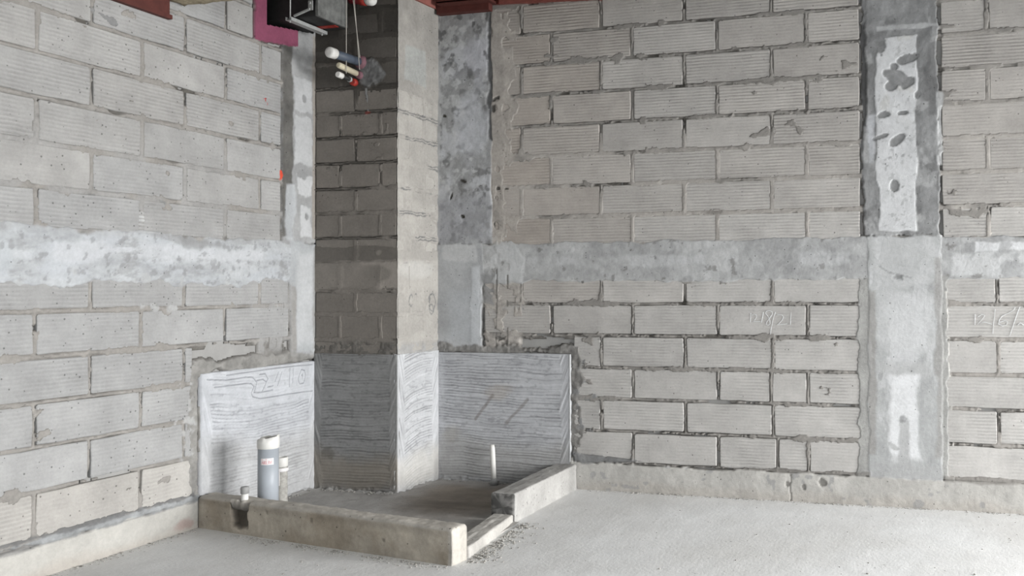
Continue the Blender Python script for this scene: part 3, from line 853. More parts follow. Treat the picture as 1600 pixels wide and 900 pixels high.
# column beside the pipe shaft
m_c = box_mask(S, Z, -0.735, -0.38, 1.565, 3.4, 0.014, 16, 0.004, 280)
RL.paint(m_c, c_grey * 0.85, 0.0035); RL.mottle(m_c, 0.25, 7, 4, 281)
RL.paint(m_c * sstep(.55, .65, fbm(S, Z, 9, 4, 282)) * .6, c_mid)
m = m_c * box_mask(S, Z, -0.74, -0.645, 1.60, 2.84, 0.015, 10, 0.006, 283); RL.paint(m * 0.95, c_mid * np.array([.42, .40, .37]), 0.001); RL.mottle(m, 0.5, 16, 4, 284)
m = m_c * box_mask(S, Z, -0.70, -0.63, 1.57, 1.92, 0.02, 7, 0.012, 285); RL.paint(m * 0.8, c_grey * np.array([1.15, 1.18, 1.22]))
m = m_c * box_mask(S, Z, -0.745, -0.728, 1.62, 2.75, 0.009, 14, 0.006, 286); RL.paint(m * 0.7, c_dark * 0.8, -0.004)
for (a, b, c, d) in ((-0.635, -0.470, 2.39, 2.60), (-0.625, -0.47, 2.06, 2.365), (-0.60, -0.47, 1.865, 1.985), (-0.575, -0.47, 1.60, 1.80)):
    m = m_c * box_mask(S, Z, a, b, c, d, 0.014, 14, 0.006, int(290 + c * 10)); RL.paint(m * 0.92, c_white * (0.80 if c > 1.9 else 0.88), 0.006); RL.mottle(m, .07, 10, 3, 295)
m = m_c * box_mask(S, Z, -0.63, -0.45, 2.60, 2.84, 0.02, 6, 0.03, 296); RL.paint(m * 0.85, c_grey * .85); RL.mottle(m, .3, 14, 4, 289)
for (a, b, r, q) in ((-0.545, 2.475, .02, .022), (-0.515, 1.735, .02, .024), (-0.56, 2.0, .05, .03)):
    RL.paint(m_c * ell_mask(S, Z, a, b, r, q, 0, .25, 30, .2, 297), c_mid, 0.0015)
RL.H = RL.H + m_c * (fbm(S, Z, 12, 4, 298) - 0.5) * 0.007
m = m_c * box_mask(S, Z, -0.465, -0.38, 1.6, 2.9, 0.008, 9, 0.006, 299); RL.paint(m * 0.8, c_brown * 0.9)
RL.L[m_c > 0.5] = 2
m_l = box_mask(S, Z, -0.66, -0.38, 0.86, 1.565, 0.014, 7, 0.008, 300)
RL.paint(m_l, c_pale * np.array([0.76, .775, .79]), 0.0045); RL.mottle(m_l, 0.18, 6, 4, 301, (1, .6))
RL.paint(m_l * box_mask(S, Z, -0.61, -0.45, 0.95, 1.5, 0.02, 5, 0.03, 302) * 0.5, c_white * .95)
RL.paint(m_l * box_mask(S, Z, -0.66, -0.61, 0.9, 1.3, 0.015, 8, 0.012, 303) * 0.8, c_mortar * 1.15)
RL.paint(m_l * box_mask(S, Z, -0.455, -0.38, 0.9, 1.56, 0.01, 8, 0.01, 304) * 0.6, c_mortar)
RL.L[m_l > 0.5] = 2
# streaked slurry on the blocks left of it
m = box_mask(S, Z, -0.95, -0.64, 0.90, 1.32, 0.04, 5, 0.03, 305) * sstep(.42, .6, fbm(S, Z, 10, 4, 306, (2.2, .35)))
RL.paint(m * .8, block_l * 1.02, 0.0016)
for x in (-0.84, -0.78, -0.72):
    RL.paint((np.abs(S - x + (fbm(S, Z, 9, 3, 307) - .5) * .02) < 0.004) * (Z > 0.93) * (Z < 1.32) * sstep(.45, .5, fbm(S, Z, 15, 3, int(308 + 10 * x))) * 0.7, c_mortar * 0.7, 0.001)
# halo of dark mortar round the combed panel, gap at its edge
m_h = np.maximum(box_mask(S, Z, -1.43, -1.35, 0.16, 0.88, 0.016, 12, 0.012, 310), box_mask(S, Z, -1.40, -0.40, 0.818, 0.888, 0.020, 10, 0.010, 311))
RL.paint(m_h * .9, c_mid * np.array([.95, .92, .87]), 0.005); RL.mottle(m_h, .35, 22, 4, 312)
RL.H = RL.H + m_h * (fbm(S, Z, 26, 4, 313) - 0.5) * 0.012
m = box_mask(S, Z, -1.50, -1.40, 0.3, 0.8, 0.03, 9, 0.02, 314) * sstep(.48, .6, fbm(S, Z, 30, 4, 315)); RL.paint(m * .7, c_grey * 1.05, 0.004)
m = (np.abs(S + 1.366 - 0.003 * np.sin(Z * 9)) < 0.008) & (Z < 0.80) & (Z > 0.17)
RL.H[m] = -0.018; RL.C[m] = c_cav
m_p = ((S > -1.355) & (Z < 0.815)); RL.H[m_p] = -0.02
# cast base
m_k = box_mask(S, Z, -3.6, -1.36, -0.1, 0.150, 0.010, 5, 0.004, 320)
RL.paint(m_k, c_kerb * np.array([1.0, 1.0, .99]), 0.012); RL.mottle(m_k, .12, 4, 4, 321)
RL.H = RL.H + m_k * (fbm(S, Z, 9, 4, 322) - 0.5) * 0.008
RL.paint(m_k * box_mask(S, Z, -3.6, -1.3, -0.1, 0.035, 0.02, 6, 0.03, 323) * 0.5, c_brown * 1.1)
RL.paint(ell_mask(S, Z, -1.47, 0.04, .05, .03, 0, .3, 20, .4, 324) * 0.5, np.array([.28, .17, .15]))
RL.L[m_k > 0.5] = 3
m = box_mask(S, Z, -3.6, -1.37, 0.146, 0.178, 0.012, 12, 0.004, 325)
RL.paint(m * .9, c_mid * np.array([1.05, 1.08, 1.1]), 0.014); RL.mottle(m, .3, 18, 3, 326)
m = box_mask(S, Z, -3.6, -1.40, 0.172, 0.19, 0.010, 16, 0.004, 327); RL.paint(m * .85, c_dark * .85, 0.004)
m = box_mask(S, Z, -3.6, -1.40, 0.138, 0.15, 0.007, 16, 0.004, 328); RL.paint(m * .6, c_dark * 1.1, 0.006)
# scars, red paint dabs
for (a, b, r, q) in ((-1.54, 1.70, .022, .012), (-0.85, 1.83, .022, .02), (-1.60, 1.725, .03, .008)):
    RL.paint(ell_mask(S, Z, a, b, r, q, -.3, .3, 40, .2, 330) * .8, c_mid * .8, 0.001)
RL.paint(ell_mask(S, Z, -0.745, 1.975, .014, .035, 0, .3, 30, .2, 331), lin(205, 80, 60), 0.003)
RL.paint(ell_mask(S, Z, -1.93, 2.585, .10, .018, -0.25, .4, 20, .3, 332) * .9, c_mid * .85, 0.003)
RL.paint(ell_mask(S, Z, -1.61, 2.015, .05, .012, -.3, .4, 30, .3, 333) * .8, c_mid * .6, 0.002)
RL.paint(ell_mask(S, Z, -1.60, 2.262, .04, .012, -.3, .4, 30, .3, 334) * .8, c_mid * .6, 0.002)
RL.paint((line_dist(S, Z, [(-0.893, 2.405), (-0.872, 2.412), (-0.878, 2.395), (-0.86, 2.385), (-0.862, 2.372)]) < 0.005) * 1.0, lin(165, 70, 70), 0.0022)
# opening for the duct, with pink sealant smeared round it
zlow = 2.855 + 0.14 * (S + 0.87)
hole = (S > -0.868) & (Z > zlow) & (S < -0.455)
pink = (S > -0.965 + (fbm(S, Z, 15, 3, 335) - .5) * .02) & (Z > zlow - 0.105 + (fbm(S, Z, 15, 3, 336) - .5) * .02) & (S < -0.60) & ~hole
RL.C[pink] = lin(150, 84, 108) * 0.75; RL.H[pink] = 0.006; RL.L[pink] = 4
RL.mottle(pink * 1.0, 0.18, 9, 4, 337)
RL.H[hole] = -0.5; RL.L[hole] = 9
wl = RL.build({0: 'wall_left', 1: 'concrete_band', 2: 'concrete_column', 3: 'base_course', 4: 'opening_sealant'},
              {0: M_MORTAR, 1: M_RENDER, 2: M_RENDER, 3: M_RENDER, 4: M_RENDER}, frame_l)
WL = wl[0]; tag(WL, 'grey blockwork side wall with pale band and combed panel', kind='structure')
tag(wl[1], 'whitish concrete band across the blocks'); tag(wl[2], 'narrow column with white plaster patches'); tag(wl[3], 'pale cast base under the blocks'); tag(wl[4], 'pink sealant round the duct opening')
M_BLACK = mat_plain('black_duct_void', (0.012, 0.012, 0.012), 0.9, var=0.2)
bm = bmesh.new()
for (y0, y1, z0, z1) in ((ROOM_Y, -0.90, 0, ROOM_Z), (-0.90, 0.0, 0, 2.80), (-0.44, 0.0, 2.80, ROOM_Z)):
    box_bm(bm, -0.25, -0.022, y0, y1, z0, z1)
from_bm('backing', bm, M_SHELL, WL)
slab('opening_dark_sheet', -0.30, -0.26, -0.95, -0.40, 2.75, ROOM_Z, M_BLACK, WL)  # black sheet behind the opening, darkness of the void put into colour
slab('plain_return', -0.022, 0.003, ROOM_Y, -3.35, 0.0, ROOM_Z, M_SHELL, WL)
for ri, (z0, z1, js, left, right) in enumerate(rows_l):
    ed = [left] + [j for j in js if left + 0.04 < j < right - 0.04] + [right]
    for p, q in zip(ed, ed[1:]):
        if z0 > 2.70 and q > -0.97: q = -0.968
        if q - p < 0.05 or covered(RL, p, q, z0, z1): continue
        zc = (z0 + z1) / 2
        warm = np.clip(0.9 * sstep(0.45, 0.2, zc) + 0.35 * sstep(1.1, 1.9, zc) * random.random(), 0, 1)
        tint = random.uniform(0.95, 1.06) * (1 + 0.05 * sstep(0.9, 0.5, zc))
        ribs = random.choice((0.25, 0.6, 0.9, 0.9))
        put_block(WL, M_BLOCK_L, p, q, z0, z1, lambda s, z, h: (h, s, z), math.pi / 2, 0.0220, 500 + cnt, tint, warm, ribs, random.uniform(-0.0012, 0.0008))
        cnt += 1

W22 = [[(-1.32, 0.785), (-1.174, 0.769), (-1.032, 0.772), (-0.979, 0.767), (-0.949, 0.735), (-0.959, 0.701), (-0.969, 0.677)],
       [(-1.266, 0.738), (-1.032, 0.736), (-0.992, 0.732), (-0.969, 0.712), (-0.992, 0.675), (-0.979, 0.654), (-0.924, 0.637), (-0.841, 0.635), (-0.696, 0.637), (-0.464, 0.632)],
       [(-0.925, 0.777), (-0.877, 0.778), (-0.855, 0.746), (-0.876, 0.717), (-0.904, 0.675)], [(-0.945, 0.744), (-0.897, 0.747), (-0.873, 0.732)],
       [(-0.965, 0.677), (-0.911, 0.671), (-0.82, 0.676)], [(-0.862, 0.696), (-0.813, 0.701)], [(-0.741, 0.776), (-0.777, 0.697)], [(-0.77, 0.779), (-0.798, 0.725)],
       [(-0.67, 0.791), (-0.674, 0.681)], [(-0.64, 0.788), (-0.647, 0.699)],
       [(-0.59, 0.741), (-0.567, 0.777), (-0.536, 0.768), (-0.528, 0.736), (-0.544, 0.689), (-0.582, 0.688), (-0.598, 0.716), (-0.59, 0.741)], [(-0.567, 0.739), (-0.556, 0.749), (-0.559, 0.712)],
       [(-1.18, 0.796), (-0.979, 0.800), (-0.77, 0.803), (-0.465, 0.800)]]


def stain_l(S, Z):
    return [(box_mask(S, Z, -1.4, -0.4, 0, 0.42, 0.05, 3, 0.08, 341), c_kerb * 0.95, 0.35)]


combed('scratch_coat', -1.358, -0.425, 0.0, 0.822, frame_l, WL, 'pale combed render with the date 22/10 drawn in it', 340, np.array([0.425, 0.435, 0.455]), 0.02, 0.02, 0.085, writing=W22, stain=stain_l, edges=(1, 1))

# =================================================================== PIPE SHAFT in the corner
SX, SY = 0.603, -0.44
frame_sf = lambda s, z, h: np.stack([s, SY - h, z], -1)
frame_ss = lambda s, z, h: np.stack([SX + h + 0.018 * (s - SY) / -SY * 1.0, s, z], -1)
zs = [0.86, 0.955, 1.119, 1.264, 1.435, 1.60, 1.757, 1.912, 2.074, 2.235, 2.392, 2.55, 2.71, 2.87, 3.03, 3.19, 3.33]
RF = Raster(0.0, SX, 0.84, 3.32, 0.0055)
S, Z = RF.S, RF.Z
rows_f = []
for i, (z0, z1) in enumerate(zip(zs, zs[1:])):
    js = [0.302] if i % 2 == 0 else [0.190, 0.482]
    rows_f.append([z0, z1, js, 0.0, SX])
DH, DV = joint_fields(RF, rows_f, 400)
wash_f = np.full(S.shape, 0.95)
blk_f = np.array([0.19, 0.173, 0.154])  # front tone darkened, shade of this face put into the colour
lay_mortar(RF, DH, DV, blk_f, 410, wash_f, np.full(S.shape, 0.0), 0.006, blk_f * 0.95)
# long dark cavities under the courses
for z in zs[4:12]:
    n = fbm(S, Z, 3.2, 3, int(z * 50))
    wz = Z - z + (fbm(S, Z, 16, 3, 411) - .5) * 0.022
    c = sstep(0.0075, 0.003, np.abs(np.abs(wz) - 0.008)) * sstep(0.42, 0.50, n)
    RF.paint(c * .9, c_cav, -0.006); RF.H = RF.H + sstep(0.006, 0.002, np.abs(wz)) * sstep(.44, .52, n) * 0.006
m = box_mask(S, Z, -.1, .7, 1.455, 1.545, 0.010, 5, 0.006, 412); RF.paint(m * .9, blk_f * 0.72, 0.0024)
m = box_mask(S, Z, -.1, .7, 1.275, 1.45, 0.012, 4, 0.012, 413); RF.paint(m * .9, blk_f * 1.08, 0.0024); RF.mottle(m, .25, 5, 4, 414)
m = m * sstep(.48, .6, fbm(S, Z, 4, 3, 415)); RF.paint(m * .7, blk_f * 1.6)
m = ell_mask(S, Z, 0.47, 1.505, 0.022, 0.018, 0, .2, 20, .2, 416); RF.paint(m * .6, blk_f * 1.3)
m_sf1 = box_mask(S, Z, -.1, .7, 1.275, 1.545, 0.010, 5, 0.006, 412)
# sooty damp stain round the pipe sleeve; shade under the soffit painted in above
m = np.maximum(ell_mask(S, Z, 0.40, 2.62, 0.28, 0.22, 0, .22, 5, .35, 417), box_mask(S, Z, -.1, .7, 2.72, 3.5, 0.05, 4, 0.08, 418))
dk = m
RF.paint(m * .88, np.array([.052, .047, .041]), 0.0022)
m = ell_mask(S, Z, 0.40, 2.64, 0.085, 0.11, 0, .3, 12, .15, 419); RF.paint(m * .85, c_mid * 0.62, 0.010); RF.mottle(m, .5, 18, 4, 420)
RF.H = RF.H + m * (fbm(S, Z, 22, 4, 421) - .5) * 0.02
m = (np.abs(S - 0.385 + (fbm(S, Z, 9, 3, 422) - .5) * .03) < 0.008) & (Z > 2.40) & (Z < 2.54); RF.paint(m * .6, c_grey * .8, 0.003)
m = ell_mask(S, Z, 0.385, 2.385, .022, .010, 0, .3, 30, .2, 423); RF.paint(m * .8, np.array([.16, .035, .03]))
m = box_mask(S, Z, -.1, .7, 0.86, 0.945, 0.020, 7, 0.02, 424); RF.paint(m * .8, c_dark * np.array([.72, .68, .62]), 0.004); RF.H = RF.H + m * (fbm(S, Z, 24, 4, 425) - .5) * .016
for (a, b) in ((0.07, 2.57), (0.43, 2.55), (0.44, 2.26)):
    RF.paint(ell_mask(S, Z, a, b, .016, .02, 0, .4, 30, .2, 426) * .8, c_cav)
RF.L[(RF.H > 0.0) & (m_sf1 > .5)] = 1
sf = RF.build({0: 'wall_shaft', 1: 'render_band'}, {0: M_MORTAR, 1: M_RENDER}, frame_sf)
WS = sf[0]; tag(WS, 'blockwork pipe shaft boxed into the corner, front darkened to carry shade', kind='structure')

RS = Raster(SY, 0.0, 0.84, 3.32, 0.0055)
S, Z = RS.S, RS.Z
rows_s = []
for i, (z0, z1) in enumerate(zip(zs, zs[1:])):
    rows_s.append([z0, z1, [-0.339, -0.156] if i % 2 else [-0.30, -0.156], SY, 0.0])
DH, DV = joint_fields(RS, rows_s, 430)
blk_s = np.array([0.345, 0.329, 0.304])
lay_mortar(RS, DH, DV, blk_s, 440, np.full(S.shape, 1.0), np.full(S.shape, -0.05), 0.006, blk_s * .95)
m = sstep(.44, .56, fbm(S, Z, 5, 4, 441)); RS.paint(m * .9, blk_s * 1.05, 0.0016)
m = box_mask(S, Z, -.5, 0.1, 2.50, 3.5, 0.03, 5, 0.03, 442); RS.paint(m * .95, blk_s * 0.86, 0.004); RS.mottle(m, .2, 6, 4, 443)
sl = 2.855 - (S + 0.376) * 0.05
m = box_mask(S, Z, -0.375, -0.15, 2.60, 2.83, 0.008, 5, 0.01, 444); RS.paint(m * .9, c_grey * np.array([.86, .87, .84]), 0.003)
m = box_mask(S, Z, -.16, .1, 0.9, 2.5, 0.012, 6, 0.012, 445); RS.paint(m * .7, blk_s * 0.94, 0.003)
for z in zs[4:11]:
    n = fbm(S, Z, 5, 3, int(z * 60)); wz = Z - z + (fbm(S, Z, 18, 3, 446) - .5) * .03
    c = sstep(0.006, 0.002, np.abs(np.abs(wz) - 0.009)) * sstep(.46, .54, n); RS.paint(c * .9, c_mid * .5, -0.002)
for (a, b, r, q) in ((-.07, 1.19, .03, .05), (-.30, 1.2, .02, .04), (-.25, 1.22, .012, .03), (-.08, 1.14, .02, .03)):
    e = np.abs(np.sqrt(((S - a) / r) ** 2 + ((Z - b) / q) ** 2) + (fbm(S, Z, 25, 3, 447) - .5) * 1.2 - 1) ; RS.paint(sstep(.25, .1, e) * .8, c_mid * .6)
m = box_mask(S, Z, -.5, .1, 1.28, 1.45, 0.02, 5, 0.02, 448); RS.paint(m * .9, blk_s * 1.08, 0.002)
m = m * ell_mask(S, Z, -0.22, 1.40, .2, .06, 0, .3, 6, .3, 449); RS.paint(m * .4, c_white * np.array([.9, .88, .84]))
m_ss1 = box_mask(S, Z, -.5, .1, 1.28, 1.53, 0.02, 5, 0.02, 448)
m = box_mask(S, Z, -.5, .1, 1.46, 1.53, 0.01, 6, 0.01, 450); RS.paint(m * .9, blk_s * .92, 0.002)
m = box_mask(S, Z, -.5, .1, 0.86, 0.93, 0.02, 8, 0.02, 451); RS.paint(m * .6, c_mid * 1.1, 0.003); RS.H = RS.H + m * (fbm(S, Z, 24, 4, 452) - .5) * .01
m = np.abs(S - SY) < 0.012; RS.H[m] = np.maximum(RS.H[m], -0.004)
RS.L[(RS.H > 0.0) & (m_ss1 > .5)] = 1
RS.L[RS.L == 0] = 2
ss = RS.build({2: 'side_render', 1: 'render_band'}, {2: M_MORTAR, 1: M_RENDER}, frame_ss, parent=WS)
tag(ss[2], 'cream slurried side of the shaft')
bm = bmesh.new(); box_bm(bm, 0.0, SX - 0.022, SY + 0.022, 0.0, 0.0, ROOM_Z)
from_bm('backing', bm, M_SHELL, WS)
pf = lambda s, z, h: (s, SY - h, z)
for (rows, R, place, rot, lit_tone) in ((rows_f, RF, pf, 0.0, 0.0), (rows_s, RS, lambda s, z, h: (SX + h + 0.018 * (s - SY) / -SY, s, z), math.pi / 2, 1.0)):
    for (z0, z1, js, left, right) in rows:
        ed = [left] + js + [right]
        for p, q in zip(ed, ed[1:]):
            if covered(R, p, q, z0, z1): continue
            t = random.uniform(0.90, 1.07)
            if lit_tone == 0.0 and z1 > 2.6: t *= 0.5  # upper front blocks darker still, shade below the soffit painted in
            put_block(WS, M_BLOCK_S, p, q, z0, z1, place, rot, 0.019, 900 + cnt, t, lit_tone, 0.08, random.uniform(-0.0015, 0.0005) if lit_tone == 0 else -0.001)
            cnt += 1


def stain_s(S, Z):
    return [(box_mask(S, Z, -0.1, 0.7, 0, 0.24, 0.05, 4, 0.06, 461), np.array([.23, .205, .17]), 0.7),
            (ell_mask(S, Z, 0.10, 0.24, .05, .035, 0, .4, 20, .3, 462), np.array([.10, .09, .075]), 0.5)]


combed('scratch_coat', 0.0, SX + 0.008, 0.0, 0.872, frame_sf, WS, 'combed render on the front of the shaft, shade put into its grey', 460, np.array([0.225, 0.225, 0.222]), -0.02, 0.0, 0.07, stain=stain_s)
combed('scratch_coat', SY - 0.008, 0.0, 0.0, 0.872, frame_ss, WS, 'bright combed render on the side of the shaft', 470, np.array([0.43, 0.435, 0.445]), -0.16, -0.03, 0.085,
       stain=lambda S, Z: [(box_mask(S, Z, -.6, .1, 0, 0.22, 0.04, 5, 0.06, 471), c_kerb * 1.15, 0.8)])


# =================================================================== KERBS AND TRAY FLOOR
def swept_block(name, p0, p1, width, height, label, seed, base, parent=None, round_top=0.018, rough=0.004, niche=None, cat='kerb', paintf=None, taper=None):
    """rounded bar from p0 to p1 along its outer foot line; width goes to the left of the direction"""
    p0 = np.array([*p0, 0.0]); p1 = np.array([*p1, 0.0])
    L = np.linalg.norm(p1 - p0); d = (p1 - p0) / L; nrm = np.array([-d[1], d[0], 0.0])
    prof = []                                    # (across, up)
    st = 0.0075
    for v in np.arange(-0.01, height - round_top, st): prof.append((0, v))
    for k in range(0, 7):
        a = math.pi / 2 * k / 6; prof.append((round_top * (1 - math.cos(a)), height - round_top + round_top * math.sin(a)))
    for v in np.arange(round_top + st, width - round_top, st): prof.append((v, height))
    for k in range(0, 7):
        a = math.pi / 2 * (1 - k / 6); prof.append((width - round_top * (1 - math.cos(a)), height - round_top + round_top * math.sin(a)))
    for v in np.arange(height - round_top - st, -0.01, -st): prof.append((width, v))
    for k in range(1, 9): prof.append((width * (1 - k / 8), -0.01))
    prof = np.array(prof); n = len(prof)
    T = np.arange(0, L + 1e-6, L / round(L / 0.0085)); m = len(T)
    c0 = np.array([width / 2, height / 2])
    rings = []                                   # (t, scale)
    for k in (0.0, 0.45, 0.75, 0.93): rings.append((0.0, k))
    rings[-1] = (0.002, 0.955)
    rings += [(0.006, 0.985)] + [(t, 1.0) for t in T if 0.011 < t < L - 0.011] + [(L - 0.006, 0.985), (L - 0.002, 0.955), (L, 0.75), (L, 0.45), (L, 0.0)]
    m = len(rings)
    V = np.zeros((m, n, 3)); A = np.zeros((m, n, 3))
    for i, (t, k) in enumerate(rings):
        pr = c0 + (prof - c0) * k
        A[i, :, 0] = t; A[i, :, 1] = pr[:, 0]; A[i, :, 2] = pr[:, 1]
        V[i] = p0 + d * t + nrm * pr[:, :1] + np.array([0, 0, 1.0]) * pr[:, 1:]
    out = np.zeros((m, n, 3))
    cc = A[..., 1:] - c0
    ln = np.linalg.norm(cc, axis=-1, keepdims=True) + 1e-9
    # outward direction of the profile
    e = np.where(A[..., 1:2] < 0.002, -1.0, np.where(A[..., 1:2] > width - 0.002, 1.0, 0.0))
    up = np.where(A[..., 2:3] > height - round_top, 1.0, 0.0)
    out = e * nrm + up * np.array([0, 0, 1.0]); out = out / (np.linalg.norm(out, axis=-1, keepdims=True) + 1e-9)
    U = A[..., 0] + 3.1 * (A[..., 1] > width / 2); Wv = A[..., 1] + A[..., 2] * 1.0
    hgt = (fbm(U, Wv, 6, 4, seed) - .5) * rough * 3 + (fbm(U, Wv, 40, 3, seed + 1) - .5) * rough
    C = np.ones((m, n, 3)) * base
    C *= (1 + ((fbm(U, Wv, 7, 5, seed + 2) - .5) * 0.5))[..., None]
    if taper is not None:
        V[..., 2] = V[..., 2] * (1 - taper(A[..., 0], L)) if callable(taper) else V[..., 2]
    if niche is not None:
        t0, t1, v0, v1 = niche
        msk = box_mask(A[..., 0], A[..., 2], t0, t1, v0, v1, 0.008, 20, 0.006, seed + 3) * (A[..., 1] < 0.03)
        hgt = hgt - 0.035 * msk; C = C * (1 - 0.72 * msk[..., None])
    V = V + out * hgt[..., None]
    if paintf is not None: C = paintf(A, C, width, height, L)
    idx = np.arange(m * n).reshape(m, n)
    Q = np.stack([idx[:-1, :-1], idx[:-1, 1:], idx[1:, 1:], idx[1:, :-1]], -1).reshape(-1, 4)[:, ::-1]
    me = mesh_np(name, V.reshape(-1, 3), Q, np.clip(C.reshape(-1, 3), .01, .8))
    o = link(name, me, M_KERB, parent)
    if label: tag(o, label, cat)
    return o


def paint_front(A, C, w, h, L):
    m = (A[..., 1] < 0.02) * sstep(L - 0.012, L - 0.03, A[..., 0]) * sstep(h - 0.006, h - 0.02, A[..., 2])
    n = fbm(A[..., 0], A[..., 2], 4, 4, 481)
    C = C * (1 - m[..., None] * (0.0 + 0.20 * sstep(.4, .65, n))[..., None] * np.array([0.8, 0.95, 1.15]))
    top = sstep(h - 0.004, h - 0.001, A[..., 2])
    C = C * (1 + 0.06 * top[..., None])  # top lightened, light falling on the bar put into its colour
    C = C * (1 - m[..., None] * np.array([0.07, 0.11, 0.17]))  # brownish tone of the front, with its shade painted in
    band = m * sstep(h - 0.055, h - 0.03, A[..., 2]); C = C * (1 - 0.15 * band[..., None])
    for (t, z) in ((0.52, .13), (0.83, .125), (1.30, .075)):
        k = ell_mask(A[..., 0], A[..., 2], t, z, .009, .013, 0.5, .4, 60, .3, 485) * (A[..., 1] < 0.02); C = C * (1 - 0.45 * k[..., None])
    return C


def paint_end_shade(A, C, w, h, L):
    m = sstep(0.004, 0.0015, A[..., 0])  # end face turned from the light, its shade painted in
    n = fbm(A[..., 1], A[..., 2], 40, 3, 483)
    return C * (1 - m[..., None] * (0.35 + 0.4 * sstep(.4, .6, n))[..., None])


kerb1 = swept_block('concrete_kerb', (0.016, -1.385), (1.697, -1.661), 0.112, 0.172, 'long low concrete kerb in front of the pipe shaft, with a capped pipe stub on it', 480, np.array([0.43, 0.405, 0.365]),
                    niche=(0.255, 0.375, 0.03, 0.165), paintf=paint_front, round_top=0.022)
kerb2 = swept_block('concrete_kerb', (1.622, -0.880), (1.618, -0.014), 0.145, 0.158, 'short pale concrete kerb butting against the back wall', 490, np.array([0.345, 0.337, 0.322]), round_top=0.010, paintf=paint_end_shade)
swept_block('mortar_ridge', (1.711, -1.523), (1.629, -0.908), 0.115, 0.055, 'low crumbling mortar sill in the gap between the two kerbs', 495, np.array([0.40, 0.385, 0.36]), round_top=0.010, rough=0.0045, cat='sill')
# tray screed
RT = Raster(0.0, 1.66, -1.62, 0.0, 0.012)
S, Z = RT.S, RT.Z
RT.C[:] = np.array([.36, .35, .335]); RT.mottle(np.ones(S.shape), .2, 4, 5, 501)
st = ell_mask(S, Z, 1.12, -0.52, 0.44, 0.42, 0.2, .2, 3, .45, 502); RT.paint(st * .8, np.array([.17, .14, .108])); RT.mottle(st, .35, 6, 4, 503, (.4, 1.5))
RT.H = 0.012 + (fbm(S, Z, 6, 4, 504) - .5) * 0.014
edge = sstep(0.06, 0.0, np.minimum(np.minimum(S, -Z), np.hypot(np.maximum(S - SX, 0), np.maximum(SY - Z, 0)) ))
RT.H = RT.H + edge * (fbm(S, Z, 28, 3, 505) - .35) * 0.035; RT.paint(edge * .4, c_mid)
RT.L[:] = 1
# drop what lies outside the kerbs
RT.L[(Z < -1.33 - 0.163 * S)] = 9; RT.L[(S > 1.60 + 0.0 * Z) & (Z > -0.9)] = 9
RT.build({1: 'tray_screed'}, {1: M_RENDER}, lambda s, y, h: np.stack([s, y, h], -1), hide=-9, parent=floor)

# =================================================================== PIPES AT THE FLOOR
M_PVC = mat_plain('grey_blue_pvc', (0.33, 0.355, 0.385), 0.45, var=0.06, scale=14, bump_d=0.0003, spec=0.4)
M_PVCW = mat_plain('off_white_pvc', (0.66, 0.65, 0.62), 0.5, var=0.07, scale=25, bump_d=0.0004)
M_PVCC = mat_plain('cement_splashed_pvc', (0.36, 0.35, 0.325), 0.8, var=0.35, scale=45, bump_d=0.003)
M_CAP = mat_plain('grey_cap', (0.27, 0.27, 0.265), 0.6, var=0.12)
M_STICK = mat_plain('white_sticker', (0.70, 0.68, 0.68), 0.5, var=0.04)
M_PINKINK = mat_plain('faded_red_print', (0.62, 0.25, 0.27), 0.6, var=0.25, scale=90)

bp = empty('drain_pipe', (0.325, -1.225, 0.012)); tag(bp, 'tall grey blue plastic pipe standing open behind the long kerb', 'pipe')
lo = bp.location


R1 = 0.0525
lathe_between('pipe_body', (0, 0, 0), (0, 0, 1), [(0, R1), (0.41, R1)], M_PVC, bp, 40)
# socket at the top, broken away along one side
o = lathe_between('broken_socket', (0, 0, 0.40), (0, 0, 1), [(0.0, R1), (0.004, R1 + .0035), (0.030, R1 + .0038), (0.060, R1 + .0035), (0.060, R1 - .002), (0.004, R1 - .004)], M_PVCW, bp, 40, cap=False)
for v in o.data.vertices:
    a = math.atan2(v.co.y, v.co.x)
    if v.co.z > 0.44:
        v.co.z += 0.010 * math.cos(a - 0.4) + (0.004 if math.sin(a * 3) > 0.3 else -0.003)
# sticker with faded print, wrapped on the pipe
V = []; Fc = []; nseg = 8
for k, z in enumerate((0.317, 0.352)):
    for i in range(nseg + 1):
        a = math.radians(-92 + 72 * i / nseg); V.append(((R1 + .0008) * math.cos(a), (R1 + .0008) * math.sin(a), z))
for i in range(nseg): Fc.append((i, i + 1, nseg + 2 + i, nseg + 1 + i))
me = bpy.data.meshes.new('sticker'); me.from_pydata(V, [], Fc); me.update()
stick = link('sticker', me, M_STICK, bp); tag(stick, 'white sticker with faded red print')
glyphs = [[(-86, .322), (-80, .340), (-75, .322)], [(-84, .330), (-77, .330)], [(-71, .322), (-71, .340), (-64, .336), (-71, .331), (-64, .322)], [(-60, .340), (-60, .322), (-52, .322)],
          [(-49, .331), (-46, .340), (-41, .331), (-46, .322), (-49, .331)], [(-37, .322), (-37, .340), (-30, .322), (-30, .340)], [(-86, .346), (-60, .347), (-32, .346)]]


